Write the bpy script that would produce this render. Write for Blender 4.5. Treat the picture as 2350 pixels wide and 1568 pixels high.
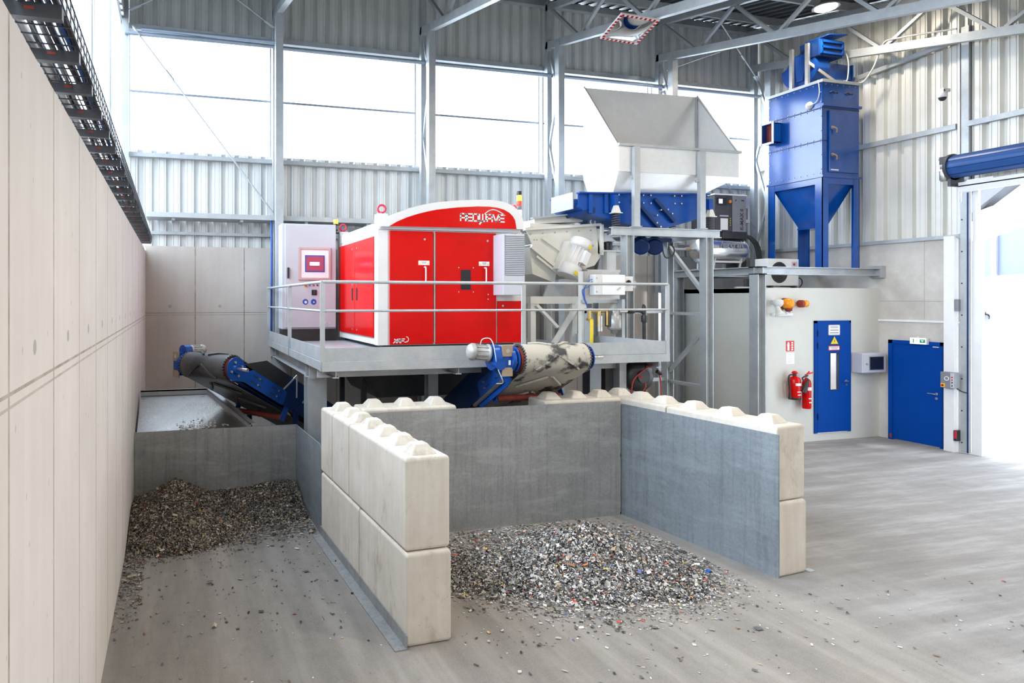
import bpy, bmesh, math, random
from math import sin, cos, pi, radians, sqrt, atan2
from mathutils import Vector, Matrix
random.seed(7)
SC = bpy.context.scene
COL = SC.collection
for _o in list(bpy.data.objects):
    bpy.data.objects.remove(_o, do_unlink=True)

# ---------------------------------------------------------------- camera
cam_data = bpy.data.cameras.new('camera')
cam_data.sensor_width = 36.0
cam_data.lens = 22.691
cam_data.shift_x = 0.16174
cam_data.shift_y = -0.04128
cam_data.clip_start = 0.05
cam_data.clip_end = 400
cam = bpy.data.objects.new('camera', cam_data)
COL.objects.link(cam)
cam.location = (0, 0, 2.9)
cam.rotation_euler = (radians(90), 0, radians(-15))
SC.camera = cam

# ---------------------------------------------------------------- light, exposure
SC.view_settings.view_transform = 'Standard'
SC.view_settings.look = 'None'
SC.view_settings.gamma = 1.0
SC.view_settings.exposure = 0.75
SC.view_settings.use_curve_mapping = False
WORLD = bpy.data.worlds.new('overcast sky')
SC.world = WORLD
WORLD.use_nodes = True
_bg = WORLD.node_tree.nodes['Background']
_bg.inputs[0].default_value = (0.80, 0.89, 1.0, 1)
# thin cloud, made brighter beyond the window walls to add light from that side
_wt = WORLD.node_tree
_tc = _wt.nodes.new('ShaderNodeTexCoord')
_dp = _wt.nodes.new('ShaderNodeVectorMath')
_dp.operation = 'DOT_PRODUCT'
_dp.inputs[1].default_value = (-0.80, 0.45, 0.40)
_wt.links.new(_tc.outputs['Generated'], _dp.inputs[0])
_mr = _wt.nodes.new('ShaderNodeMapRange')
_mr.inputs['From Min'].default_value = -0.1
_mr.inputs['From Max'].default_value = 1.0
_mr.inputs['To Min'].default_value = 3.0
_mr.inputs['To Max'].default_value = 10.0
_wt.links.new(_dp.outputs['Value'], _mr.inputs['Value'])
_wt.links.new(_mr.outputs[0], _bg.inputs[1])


def portal(loc, rot, sx, sy):
    """A daylight portal in an opening: guides sampling of the sky, gives no light of its own."""
    l = bpy.data.lights.new('daylight_portal', 'AREA')
    l.shape = 'RECTANGLE'
    l.size = sx
    l.size_y = sy
    l.cycles.is_portal = True
    o = bpy.data.objects.new('daylight_portal', l)
    o.location = loc
    o.rotation_euler = rot
    COL.objects.link(o)


portal((6.7, 13.30, 7.03), (radians(-90), 0, 0), 15.2, 2.5)
portal((-0.98, 4.6, 6.2), (0, radians(-90), 0), 4.4, 17.0)
portal((14.6, 6.0, 2.4), (0, radians(90), 0), 4.8, 5.4)

SC.cycles.max_bounces = 7
SC.cycles.diffuse_bounces = 5
SC.cycles.glossy_bounces = 3
SC.cycles.transparent_max_bounces = 8
SC.cycles.sample_clamp_indirect = 6.0
SC.cycles.caustics_reflective = False
SC.cycles.caustics_refractive = False

# ---------------------------------------------------------------- materials


class NT:
    """Tiny helper around a material's node tree."""

    def __init__(self, name):
        self.m = bpy.data.materials.new(name)
        self.m.use_nodes = True
        self.t = self.m.node_tree
        self.b = self.t.nodes['Principled BSDF']
        self._pos = None

    def n(self, kind):
        return self.t.nodes.new(kind)

    def link(self, a, b):
        self.t.links.new(a, b)

    def put(self, sock, v):
        if isinstance(v, (int, float)):
            sock.default_value = v
        elif isinstance(v, (tuple, list)):
            sock.default_value = tuple(v) + ((1,) if len(v) == 3 and len(sock.default_value) == 4 else ())
        else:
            self.link(v, sock)

    def pos(self):
        if self._pos is None:
            self._pos = self.n('ShaderNodeNewGeometry').outputs['Position']
        return self._pos

    def xyz(self):
        s = self.n('ShaderNodeSeparateXYZ')
        self.link(self.pos(), s.inputs[0])
        return s.outputs

    def math(self, op, a, b=None, c=None):
        k = self.n('ShaderNodeMath')
        k.operation = op
        for i, v in enumerate((a, b, c)):
            if v is not None:
                self.put(k.inputs[i], v)
        return k.outputs[0]

    def scaled(self, sc, rot=(0, 0, 0)):
        k = self.n('ShaderNodeMapping')
        k.inputs['Scale'].default_value = sc
        k.inputs['Rotation'].default_value = rot
        self.link(self.pos(), k.inputs['Vector'])
        return k.outputs[0]

    def noise(self, scale, detail=4, rough=0.6, vec=None):
        k = self.n('ShaderNodeTexNoise')
        k.inputs['Scale'].default_value = scale
        k.inputs['Detail'].default_value = detail
        k.inputs['Roughness'].default_value = rough
        self.link(vec if vec is not None else self.pos(), k.inputs['Vector'])
        return k.outputs['Fac']

    def ramp(self, fac, stops, interp='LINEAR'):
        k = self.n('ShaderNodeValToRGB')
        k.color_ramp.interpolation = interp
        e = k.color_ramp.elements
        while len(e) < len(stops):
            e.new(0.5)
        for i, (p, c) in enumerate(stops):
            e[i].position = p
            if isinstance(c, (int, float)):
                c = (c, c, c)
            e[i].color = tuple(c) + (1,)
        self.link(fac, k.inputs[0])
        return k.outputs[0]

    def mix(self, fac, a, b, mode='MIX'):
        k = self.n('ShaderNodeMix')
        k.data_type = 'RGBA'
        k.blend_type = mode
        self.put(k.inputs[0], fac)
        self.put(k.inputs[6], a)
        self.put(k.inputs[7], b)
        return k.outputs[2]

    def bump(self, h, strength=0.3, dist=0.01):
        k = self.n('ShaderNodeBump')
        k.inputs['Strength'].default_value = strength
        k.inputs['Distance'].default_value = dist
        self.link(h, k.inputs['Height'])
        self.link(k.outputs[0], self.b.inputs['Normal'])

    def done(self, col, rough=0.5, metal=0.0, spec=None):
        self.put(self.b.inputs['Base Color'], col)
        self.put(self.b.inputs['Roughness'], rough)
        self.put(self.b.inputs['Metallic'], metal)
        if spec is not None:
            self.b.inputs['Specular IOR Level'].default_value = spec
        return self.m


def plain(name, col, rough=0.5, metal=0.0, var=0.12, scale=6.0, spec=None):
    t = NT(name)
    f = t.noise(scale, 4)
    a = tuple(max(0, x * (1 - var)) for x in col)
    b = tuple(min(1, x * (1 + var)) for x in col)
    return t.done(t.ramp(f, [(0.3, a), (0.7, b)]), rough, metal, spec)


def seam_concrete(name, dark, light, axis, spacing, off, zj, seamcol=0.62, stretch=2.2):
    t = NT(name)
    o = t.xyz()
    p = o[axis]
    z = o[2]
    big = t.noise(0.9, 5, 0.6)
    st = t.noise(stretch, 5, 0.65, t.scaled((3.2, 3.2, 0.18)))
    base = t.ramp(big, [(0.3, dark), (0.7, light)])
    base = t.mix(0.35, base, t.ramp(st, [(0.3, dark), (0.72, light)]))
    u = t.math('FRACT', t.math('DIVIDE', t.math('SUBTRACT', p, off), spacing))
    d = t.math('ABSOLUTE', t.math('SUBTRACT', u, 0.5))
    seam = t.math('GREATER_THAN', d, 0.5 - 0.012 / spacing)
    dz = t.math('ABSOLUTE', t.math('SUBTRACT', z, zj))
    dz2 = t.math('ABSOLUTE', t.math('SUBTRACT', z, zj - 0.045))
    seam2 = t.math('MAXIMUM', t.math('LESS_THAN', dz, 0.007), t.math('MULTIPLY', t.math('LESS_THAN', dz2, 0.006), 0.7))
    wob = t.noise(7.0, 3)
    s = t.math('MULTIPLY', t.math('MAXIMUM', seam, seam2), t.math('MULTIPLY_ADD', wob, 1.2, 0.1))
    base = t.mix(s, base, (dark[0] * 0.52, dark[1] * 0.46, dark[2] * 0.38))
    # tie holes
    du = t.math('MULTIPLY', t.math('SUBTRACT', u, 0.5), spacing)
    dh = t.math('SUBTRACT', z, zj + 0.13)
    r2 = t.math('ADD', t.math('MULTIPLY', du, du), t.math('MULTIPLY', dh, dh))
    base = t.mix(t.math('MULTIPLY', t.math('LESS_THAN', r2, 0.0010), 0.6), base, (0.28, 0.27, 0.26))
    # air pores
    v = t.n('ShaderNodeTexVoronoi')
    v.inputs['Scale'].default_value = 9.0
    t.link(t.scaled((1, 1, 0.55)), v.inputs['Vector'])
    pm = t.math('LESS_THAN', v.outputs['Distance'], 0.075)
    base = t.mix(t.math('MULTIPLY', pm, 0.35), base, (0.30, 0.27, 0.24))
    t.bump(t.math('SUBTRACT', st, t.math('MULTIPLY', s, 1.5)), 0.12, 0.01)
    return t.done(base, 0.85, 0.0, 0.25)


MAT = {}
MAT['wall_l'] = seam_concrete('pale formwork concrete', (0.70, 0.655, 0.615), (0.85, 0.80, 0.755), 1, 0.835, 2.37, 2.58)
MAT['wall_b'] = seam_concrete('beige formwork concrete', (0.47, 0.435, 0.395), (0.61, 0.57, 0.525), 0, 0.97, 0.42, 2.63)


def dusty_concrete():
    t = NT('stained grey concrete')
    o = t.xyz()
    big = t.noise(1.3, 6, 0.7)
    base = t.ramp(big, [(0.3, (0.46, 0.435, 0.405)), (0.7, (0.64, 0.61, 0.57))])
    sp = t.noise(3.5, 7, 0.75)
    base = t.mix(t.ramp(sp, [(0.60, 0.0), (0.68, 0.55)]), base, (0.72, 0.71, 0.70))
    z = o[2]
    dz = t.math('ABSOLUTE', t.math('SUBTRACT', z, 2.86))
    dy = t.math('ABSOLUTE', t.math('SUBTRACT', o[1], 9.42))
    up = t.math('GREATER_THAN', z, 2.5)
    ln = t.math('MAXIMUM', t.math('LESS_THAN', dz, 0.008), t.math('MULTIPLY', up, t.math('LESS_THAN', dy, 0.007)))
    base = t.mix(t.math('MULTIPLY', ln, 0.5), base, (0.25, 0.23, 0.21))
    t.bump(sp, 0.15, 0.01)
    return t.done(base, 0.85, 0, 0.25)


MAT['wall_r'] = dusty_concrete()


def floor_mat():
    t = NT('dusty screed floor')
    o = t.xyz()
    a = t.noise(0.55, 6, 0.62)
    base = t.ramp(a, [(0.28, (0.205, 0.178, 0.150)), (0.5, (0.255, 0.226, 0.196)), (0.72, (0.315, 0.283, 0.250))])
    mid = t.noise(6.0, 8, 0.75)
    base = t.mix(0.34, base, t.ramp(mid, [(0.32, (0.145, 0.128, 0.110)), (0.5, (0.262, 0.235, 0.206)), (0.68, (0.39, 0.357, 0.32))]))
    # tyre tracks worn into the dust: along the lane, and slanting towards the gate
    tr = t.noise(2.4, 5, 0.6, t.scaled((1.5, 0.16, 1), (0, 0, radians(7))))
    base = t.mix(0.42, base, t.ramp(tr, [(0.36, (0.150, 0.134, 0.118)), (0.5, (0.245, 0.219, 0.192)), (0.62, (0.385, 0.352, 0.316))]))
    tr2 = t.noise(2.0, 7, 0.7, t.scaled((0.22, 1.6, 1), (0, 0, radians(-20))))
    side = t.math('MINIMUM', t.math('MAXIMUM', t.math('MULTIPLY', t.math('SUBTRACT', o[0], 5.2), 0.35), 0.0), 0.66)  # gate side painted paler and bluer, the gate's daylight put into the colour
    base = t.mix(side, base, t.ramp(tr2, [(0.36, (0.215, 0.208, 0.205)), (0.5, (0.300, 0.295, 0.298)), (0.64, (0.46, 0.46, 0.475))]))
    fine = t.noise(70, 3, 0.8)
    base = t.mix(0.22, base, t.ramp(fine, [(0.3, 0.10), (0.7, 0.42)]))
    t.bump(fine, 0.15, 0.004)
    return t.done(base, 0.78, 0, 0.3)


MAT['floor'] = floor_mat()
MAT['yard'] = plain('dark outdoor yard', (0.10, 0.105, 0.10), 0.95, 0, 0.2, 0.4)
MAT['ground'] = plain('pale outdoor paving', (0.62, 0.62, 0.62), 0.9, 0, 0.1, 1.0)


def block_mat():
    t = NT('cast concrete block')
    a = t.noise(2.6, 6, 0.65)
    st = t.noise(3.0, 4, 0.6, t.scaled((4, 4, 0.25)))
    base = t.ramp(a, [(0.28, (0.49, 0.445, 0.38)), (0.72, (0.67, 0.63, 0.56))])
    base = t.mix(0.4, base, t.ramp(st, [(0.3, (0.50, 0.455, 0.385)), (0.7, (0.69, 0.645, 0.575))]))
    v = t.n('ShaderNodeTexVoronoi')
    v.inputs['Scale'].default_value = 12.0
    t.link(t.pos(), v.inputs['Vector'])
    dirt = t.noise(2.1, 7, 0.72, t.scaled((1.3, 1.3, 0.7)))
    base = t.mix(t.ramp(dirt, [(0.56, 0.0), (0.70, 0.55)]), base, (0.26, 0.215, 0.155))
    base = t.mix(t.math('MULTIPLY', t.math('LESS_THAN', v.outputs['Distance'], 0.06), 0.6), base, (0.18, 0.16, 0.13))
    t.bump(t.noise(25, 4), 0.12, 0.006)
    return t.done(base, 0.85, 0, 0.25)


MAT['block'] = block_mat()


def galv(name, lo, hi, metal=0.55, rough=0.42, scale=7.0, streak=0.0, cell=0.16):
    t = NT(name)
    v = t.n('ShaderNodeTexVoronoi')
    v.inputs['Scale'].default_value = scale * 16
    t.link(t.pos(), v.inputs['Vector'])
    sp = t.n('ShaderNodeSeparateColor')
    t.link(v.outputs['Color'], sp.inputs[0])
    f = t.math('ADD', t.math('MULTIPLY', sp.outputs[0], cell), t.math('MULTIPLY', t.noise(scale * 0.35, 6, 0.7), 0.92))
    base = t.ramp(f, [(0.28, lo), (0.78, hi)])
    if streak:
        s = t.noise(2.0, 6, 0.7, t.scaled((7, 7, 0.35)))
        base = t.mix(t.ramp(s, [(0.50, 0.0), (0.66, streak)]), base, tuple(x * 0.3 for x in lo))
        s2 = t.noise(1.6, 6, 0.7, t.scaled((0.9, 0.9, 4.0), (0.12, 0.12, 0)))
        base = t.mix(t.ramp(s2, [(0.50, 0.0), (0.64, streak)]), base, tuple(min(1, x * 1.35) for x in hi))
    return t.done(base, t.ramp(f, [(0.2, rough + 0.12), (0.8, rough - 0.08)]), metal)


MAT['galv'] = galv('hot dip galvanised steel', (0.36, 0.385, 0.40), (0.52, 0.545, 0.56), 0.4, 0.45, 8.0)
MAT['galv_sheet'] = galv('galvanised hopper sheet', (0.66, 0.675, 0.68), (0.86, 0.87, 0.87), 0.3, 0.32, 3.0, 0.0, 0.05)
MAT['lining'] = galv('worn blue grey steel lining', (0.185, 0.215, 0.235), (0.31, 0.35, 0.38), 0.4, 0.45, 2.6, 0.28)
MAT['lining_d'] = galv('dull grey steel lining', (0.23, 0.235, 0.235), (0.37, 0.375, 0.37), 0.35, 0.5, 2.6, 0.30)
MAT['chute'] = galv('shiny scratched chute steel', (0.30, 0.30, 0.29), (0.55, 0.55, 0.54), 0.85, 0.30, 3.5)
MAT['clad'] = plain('pale grey profiled sheet', (0.70, 0.715, 0.705), 0.38, 0.2, 0.05, 2.0)
MAT['clad_r'] = plain('ivory grey profiled sheet', (0.76, 0.75, 0.70), 0.38, 0.15, 0.05, 2.0)
MAT['deck'] = plain('dark grey roof sheet', (0.085, 0.09, 0.095), 0.5, 0.2, 0.08, 2.0)
MAT['red'] = plain('glossy signal red paint', (0.56, 0.0025, 0.002), 0.2, 0, 0.06, 3.0, 0.22)
MAT['white'] = plain('white machine paint', (0.68, 0.67, 0.65), 0.4, 0, 0.03, 4.0)
MAT['cream'] = plain('cream white machine paint', (0.70, 0.685, 0.63), 0.42, 0, 0.04, 4.0)
MAT['ltgrey'] = plain('light grey enamel', (0.50, 0.51, 0.55), 0.4, 0, 0.03, 3.0)
MAT['grey'] = plain('mid grey plastic', (0.20, 0.215, 0.24), 0.45, 0, 0.08)
MAT['black'] = plain('black plastic', (0.018, 0.018, 0.02), 0.45, 0, 0.2)
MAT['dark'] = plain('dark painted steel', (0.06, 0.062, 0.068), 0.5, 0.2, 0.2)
MAT['blue'] = plain('royal blue paint', (0.004, 0.060, 0.30), 0.32, 0.0, 0.12, 5.0, 0.35)
MAT['blue_t'] = plain('satin blue tower paint', (0.003, 0.068, 0.32), 0.16, 0.0, 0.14, 3.0, 0.6)
MAT['navy'] = plain('deep blue paint', (0.003, 0.024, 0.11), 0.4, 0.0, 0.15, 5.0, 0.3)
MAT['door'] = plain('blue door paint', (0.0, 0.052, 0.30), 0.5, 0, 0.05, 2.0, 0.1)
MAT['cabin'] = plain('pale greenish grey panel', (0.585, 0.59, 0.545), 0.5, 0, 0.03, 1.5)
MAT['chrome'] = plain('bright steel', (0.66, 0.66, 0.66), 0.22, 0.95, 0.05)
MAT['steel'] = plain('brushed steel', (0.50, 0.49, 0.47), 0.38, 0.85, 0.1)
MAT['brass'] = plain('brass', (0.62, 0.42, 0.12), 0.32, 0.85, 0.12)
MAT['yellow'] = plain('yellow plastic', (0.82, 0.62, 0.02), 0.4, 0, 0.05)
MAT['amber'] = plain('amber lens', (0.95, 0.32, 0.01), 0.2, 0, 0.1, 12)
MAT['orange'] = plain('orange paint', (0.85, 0.22, 0.03), 0.4, 0, 0.1)
MAT['redrubber'] = plain('red brown roller', (0.25, 0.035, 0.022), 0.6, 0, 0.3, 9)
MAT['ring'] = plain('crimson lifting ring', (0.55, 0.015, 0.05), 0.35, 0, 0.1)
MAT['tan'] = plain('tan cover plate', (0.34, 0.255, 0.17), 0.55, 0.1, 0.1)
MAT['paper'] = plain('white label', (0.80, 0.80, 0.80), 0.6, 0, 0.02)
MAT['ink'] = plain('dark print', (0.05, 0.05, 0.06), 0.6, 0, 0.05)
MAT['ink_grey'] = plain('grey print', (0.25, 0.25, 0.27), 0.6, 0, 0.05)
MAT['green'] = plain('green sign', (0.02, 0.35, 0.12), 0.5, 0, 0.05)
MAT['sticker'] = plain('blue sticker', (0.01, 0.08, 0.40), 0.5, 0, 0.03)
MAT['pink'] = plain('pale copper bezel', (0.55, 0.38, 0.36), 0.4, 0.2, 0.05)
MAT['redhose'] = plain('red hose', (0.35, 0.02, 0.015), 0.5, 0, 0.1)
MAT['bluehose'] = plain('blue hose', (0.02, 0.10, 0.42), 0.4, 0, 0.1)
MAT['cable'] = plain('black cable', (0.02, 0.02, 0.022), 0.55, 0, 0.2)
MAT['cable_w'] = plain('grey white cable', (0.62, 0.62, 0.60), 0.5, 0, 0.1)
MAT['motor'] = plain('grey cast motor housing', (0.38, 0.38, 0.37), 0.5, 0.35, 0.15)
MAT['bowl'] = plain('smoke grey bowl', (0.33, 0.33, 0.31), 0.35, 0.2, 0.05)
MAT['screen'] = plain('dark display glass', (0.012, 0.014, 0.022), 0.12, 0, 0.1)
MAT['mirror'] = NT('mirror glass').done((0.82, 0.83, 0.84), 0.03, 1.0)
MAT['rawheap'] = plain('dark shredded heap', (0.075, 0.068, 0.060), 0.9, 0, 0.4, 30)
MAT['trim_w'] = plain('white coated post', (0.78, 0.78, 0.79), 0.5, 0, 0.03)
MAT['roll'] = plain('blue shutter slats', (0.02, 0.085, 0.28), 0.35, 0.1, 0.05)
MAT['out_w'] = plain('white facade', (0.80, 0.81, 0.84), 0.6, 0, 0.02)
MAT['out_b'] = plain('sky blue facade', (0.050, 0.066, 0.150), 0.6, 0, 0.04)
MAT['out_g'] = plain('grey eaves', (0.020, 0.020, 0.024), 0.6, 0, 0.05)
MAT['bluegrey'] = plain('blue grey steel tube', (0.36, 0.42, 0.50), 0.35, 0.4, 0.06)


def belt_mat(name, dust):
    t = NT(name)
    f = t.noise(2.6, 5, 0.6)
    lo, hi = ((0.025, 0.025, 0.026), (0.10, 0.10, 0.10)) if not dust else ((0.035, 0.034, 0.033), (0.42, 0.39, 0.33))
    st = (0.40, 0.47) if dust else (0.35, 0.75)
    return t.done(t.ramp(f, [(st[0], lo), (st[1], hi)]), 0.6)


MAT['belt'] = belt_mat('black rubber belt', False)
MAT['belt_d'] = belt_mat('dusty rubber belt', True)


def glazing():
    t = NT('clear glazing')
    tr = t.n('ShaderNodeBsdfTransparent')
    tr.inputs[0].default_value = (0.96, 0.98, 1, 1)
    gl = t.n('ShaderNodeBsdfGlossy')
    gl.inputs['Roughness'].default_value = 0.1
    mx = t.n('ShaderNodeMixShader')
    mx.inputs[0].default_value = 0.05
    t.link(tr.outputs[0], mx.inputs[1])
    t.link(gl.outputs[0], mx.inputs[2])
    t.link(mx.outputs[0], t.t.nodes['Material Output'].inputs[0])
    return t.m


MAT['glass'] = glazing()


def glow(name, col, s):
    t = NT(name)
    t.b.inputs['Emission Color'].default_value = tuple(col) + (1,)
    t.b.inputs['Emission Strength'].default_value = s
    return t.done(col, 0.4)


MAT['lamp'] = glow('warm lamp glow', (1.0, 0.86, 0.62), 30)
MAT['lit_amber'] = glow('lit amber lens', (1.0, 0.45, 0.03), 2.5)
MAT['lit_red'] = glow('red lens', (0.9, 0.05, 0.03), 0.5)
MAT['lit_white'] = glow('white lens', (0.9, 0.9, 0.88), 0.6)
MAT['lit_sign'] = glow('lit sign face', (0.92, 1.0, 0.94), 0.9)
MAT['display'] = glow('lit touch display', (0.22, 0.03, 0.06), 0.6)
MAT['display_b'] = glow('lit display field', (0.55, 0.62, 0.90), 0.8)


def scrap_mat(name, k, warm):
    t = NT(name)
    a = t.n('ShaderNodeAttribute')
    a.attribute_name = 'tone'
    w = (1.0, 0.87, 0.70) if warm else (1.0, 0.98, 0.95)

    def g(v):
        return tuple(v * k * q for q in w)
    col = t.ramp(a.outputs['Fac'], [
        (0.0, g(0.035)), (0.24, g(0.09)), (0.42, g(0.20)), (0.60, g(0.36)), (0.78, g(0.62)), (0.88, (0.36 * k, 0.27 * k, 0.18 * k)),
        (0.94, (0.20 * k, 0.12 * k, 0.07 * k)), (0.97, (0.42 * k, 0.07 * k, 0.05 * k)), (0.984, (0.07 * k, 0.10 * k, 0.24 * k)),
        (0.991, (0.50 * k, 0.38 * k, 0.10 * k))], 'CONSTANT')
    return t.done(col, 0.5, 0.15)


MAT['scrap'] = scrap_mat('shredded light metal', 1.32, False)
MAT['scrap_d'] = scrap_mat('shredded dark metal', 0.86, True)

# ---------------------------------------------------------------- mesh helpers
ORG = {}


class MB:
    def __init__(self):
        self.v = []
        self.f = []
        self.s = []

    def add(self, vs, fs, smooth=False):
        k = len(self.v)
        self.v += [tuple(p) for p in vs]
        self.f += [tuple(i + k for i in f) for f in fs]
        self.s += [smooth] * len(fs)
        return self

    def box(self, x0, x1, y0, y1, z0, z1):
        vs = [(x0, y0, z0), (x1, y0, z0), (x1, y1, z0), (x0, y1, z0), (x0, y0, z1), (x1, y0, z1), (x1, y1, z1), (x0, y1, z1)]
        return self.add(vs, [(0, 3, 2, 1), (4, 5, 6, 7), (0, 1, 5, 4), (1, 2, 6, 5), (2, 3, 7, 6), (3, 0, 4, 7)])

    def bar(self, p0, p1, w, h, up=(0, 0, 1)):
        p0, p1 = Vector(p0), Vector(p1)
        d = (p1 - p0).normalized()
        u = Vector(up)
        a = d.cross(u)
        if a.length < 1e-4:
            a = d.cross(Vector((1, 0, 0)))
        a.normalize()
        b = a.cross(d).normalized()
        vs = []
        for p in (p0, p1):
            for i, j in ((-1, -1), (1, -1), (1, 1), (-1, 1)):
                vs.append(p + a * (i * w / 2) + b * (j * h / 2))
        return self.add(vs, [(3, 2, 1, 0), (4, 5, 6, 7), (0, 1, 5, 4), (1, 2, 6, 5), (2, 3, 7, 6), (3, 0, 4, 7)])

    def ibeam(self, p0, p1, h, b, up=(0, 0, 1), tf=0.015, tw=0.012):
        p0, p1 = Vector(p0), Vector(p1)
        u = Vector(up).normalized()
        for k in (-1, 1):
            o = u * (k * (h / 2 - tf / 2))
            self.bar(p0 + o, p1 + o, b, tf, up)
        return self.bar(p0, p1, tw, h - 2 * tf, up)

    def cyl(self, p0, p1, r0, r1=None, n=20, cap=True):
        p0, p1 = Vector(p0), Vector(p1)
        r1 = r0 if r1 is None else r1
        d = (p1 - p0).normalized()
        a = d.orthogonal().normalized()
        b = d.cross(a)
        ring = [(cos(2 * pi * i / n), sin(2 * pi * i / n)) for i in range(n)]
        lo = [p0 + (a * c + b * s) * r0 for c, s in ring]
        hi = [p1 + (a * c + b * s) * r1 for c, s in ring]
        self.add(lo + hi, [(i, (i + 1) % n, n + (i + 1) % n, n + i) for i in range(n)], True)
        if cap:
            if r0 > 1e-5:
                self.add(lo, [tuple(range(n - 1, -1, -1))])
            if r1 > 1e-5:
                self.add(hi, [tuple(range(n))])
        return self

    def spin(self, p0, d, prof, n=24):
        """prof: [(r, t)] along direction d from p0, smooth."""
        p0 = Vector(p0)
        d = Vector(d).normalized()
        a = d.orthogonal().normalized()
        b = d.cross(a)
        vs = []
        for r, t in prof:
            for i in range(n):
                q = 2 * pi * i / n
                vs.append(p0 + d * t + (a * cos(q) + b * sin(q)) * max(r, 1e-4))
        fs = []
        for k in range(len(prof) - 1):
            for i in range(n):
                j = (i + 1) % n
                fs.append((k * n + i, k * n + j, (k + 1) * n + j, (k + 1) * n + i))
        self.add(vs, fs, True)
        self.add(vs[:n], [tuple(range(n - 1, -1, -1))])
        self.add(vs[-n:], [tuple(range(n))])
        return self

    def tube(self, pts, r, n=8, closed=False):
        pts = [Vector(p) for p in pts]
        if 3 <= len(pts) <= 14 and not closed:      # ease bends with a Catmull-Rom curve
            q = [pts[0] * 2 - pts[1]] + pts + [pts[-1] * 2 - pts[-2]]
            out = []
            for i in range(1, len(q) - 2):
                for k in range(5):
                    t = k / 5
                    out.append(0.5 * (2 * q[i] + (q[i + 1] - q[i - 1]) * t + (2 * q[i - 1] - 5 * q[i] + 4 * q[i + 1] - q[i + 2]) * t * t
                                      + (3 * q[i] - q[i - 1] - 3 * q[i + 1] + q[i + 2]) * t ** 3))
            pts = out + [pts[-1]]
        m = len(pts)
        vs = []
        a = None
        for i, p in enumerate(pts):
            q0 = pts[i - 1] if (i > 0 or closed) else p
            q1 = pts[(i + 1) % m] if (i < m - 1 or closed) else p
            d = (q1 - q0).normalized()
            a = d.orthogonal().normalized() if a is None else (a - d * a.dot(d)).normalized()
            b = d.cross(a)
            for k in range(n):
                t = 2 * pi * k / n
                vs.append(p + (a * cos(t) + b * sin(t)) * r)
        fs = []
        for i in range(m if closed else m - 1):
            i2 = (i + 1) % m
            for k in range(n):
                k2 = (k + 1) % n
                fs.append((i * n + k, i * n + k2, i2 * n + k2, i2 * n + k))
        self.add(vs, fs, True)
        if not closed:
            self.add(vs[:n], [tuple(range(n - 1, -1, -1))])
            self.add(vs[-n:], [tuple(range(n))])
        return self

    def ring(self, c, normal, R, r, n=24):
        c = Vector(c)
        d = Vector(normal).normalized()
        a = d.orthogonal().normalized()
        b = d.cross(a)
        return self.tube([c + (a * cos(2 * pi * i / n) + b * sin(2 * pi * i / n)) * R for i in range(n)], r, 8, True)

    def prism(self, poly, vec):
        vec = Vector(vec)
        lo = [Vector(p) for p in poly]
        hi = [p + vec for p in lo]
        n = len(lo)
        fs = [tuple(range(n - 1, -1, -1)), tuple(range(n, 2 * n))]
        fs += [(i, (i + 1) % n, n + (i + 1) % n, n + i) for i in range(n)]
        return self.add(lo + hi, fs)

    def xz(self, poly, y0, y1):
        return self.prism([(x, y0, z) for x, z in poly], (0, y1 - y0, 0))

    def yz(self, poly, x0, x1):
        return self.prism([(x0, y, z) for y, z in poly], (x1 - x0, 0, 0))

    def loft(self, a, b):
        """closed quad-sided skin between two polygons of equal length, with end caps."""
        n = len(a)
        fs = [tuple(range(n - 1, -1, -1)), tuple(range(n, 2 * n))]
        fs += [(i, (i + 1) % n, n + (i + 1) % n, n + i) for i in range(n)]
        return self.add(list(a) + list(b), fs)

    def build(self, name, mat, parent=None, bevel=0.0, local=False, recalc=True):
        me = bpy.data.meshes.new(name)
        o = bpy.data.objects.new(name, me)
        if parent is not None:
            org = ORG[parent.name]
        elif local:
            org = Vector((0, 0, 0))
        else:
            xs = [p[0] for p in self.v]
            ys = [p[1] for p in self.v]
            zs = [p[2] for p in self.v]
            org = Vector(((min(xs) + max(xs)) / 2, (min(ys) + max(ys)) / 2, min(zs)))
            o.location = org
        off = Vector((0, 0, 0)) if local else org
        me.from_pydata([tuple(Vector(p) - off) for p in self.v], [], self.f)
        me.polygons.foreach_set('use_smooth', self.s)
        if recalc:
            bm = bmesh.new()
            bm.from_mesh(me)
            bmesh.ops.recalc_face_normals(bm, faces=bm.faces)
            bm.to_mesh(me)
            bm.free()
        me.materials.append(MAT[mat] if isinstance(mat, str) else mat)
        COL.objects.link(o)
        if parent is not None:
            o.parent = parent
        ORG[o.name] = org
        if bevel:
            md = o.modifiers.new('edge', 'BEVEL')
            md.width = bevel
            md.segments = 2
            md.limit_method = 'ANGLE'
            md.harden_normals = False
        return o


def tag(o, label, cat, group=None, kind=None):
    o['label'] = label
    o['category'] = cat
    if group:
        o['group'] = group
    if kind:
        o['kind'] = kind
    return o


def thing(name, label, cat, loc, rotz=0.0, group=None):
    o = bpy.data.objects.new(name, None)
    o.empty_display_size = 0.1
    o.location = loc
    o.rotation_euler = (0, 0, rotz)
    COL.objects.link(o)
    ORG[o.name] = Vector(loc)
    return tag(o, label, cat, group)


def struct(o, label=None):
    o['kind'] = 'structure'
    if label:
        o['label'] = label
    return o


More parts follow.
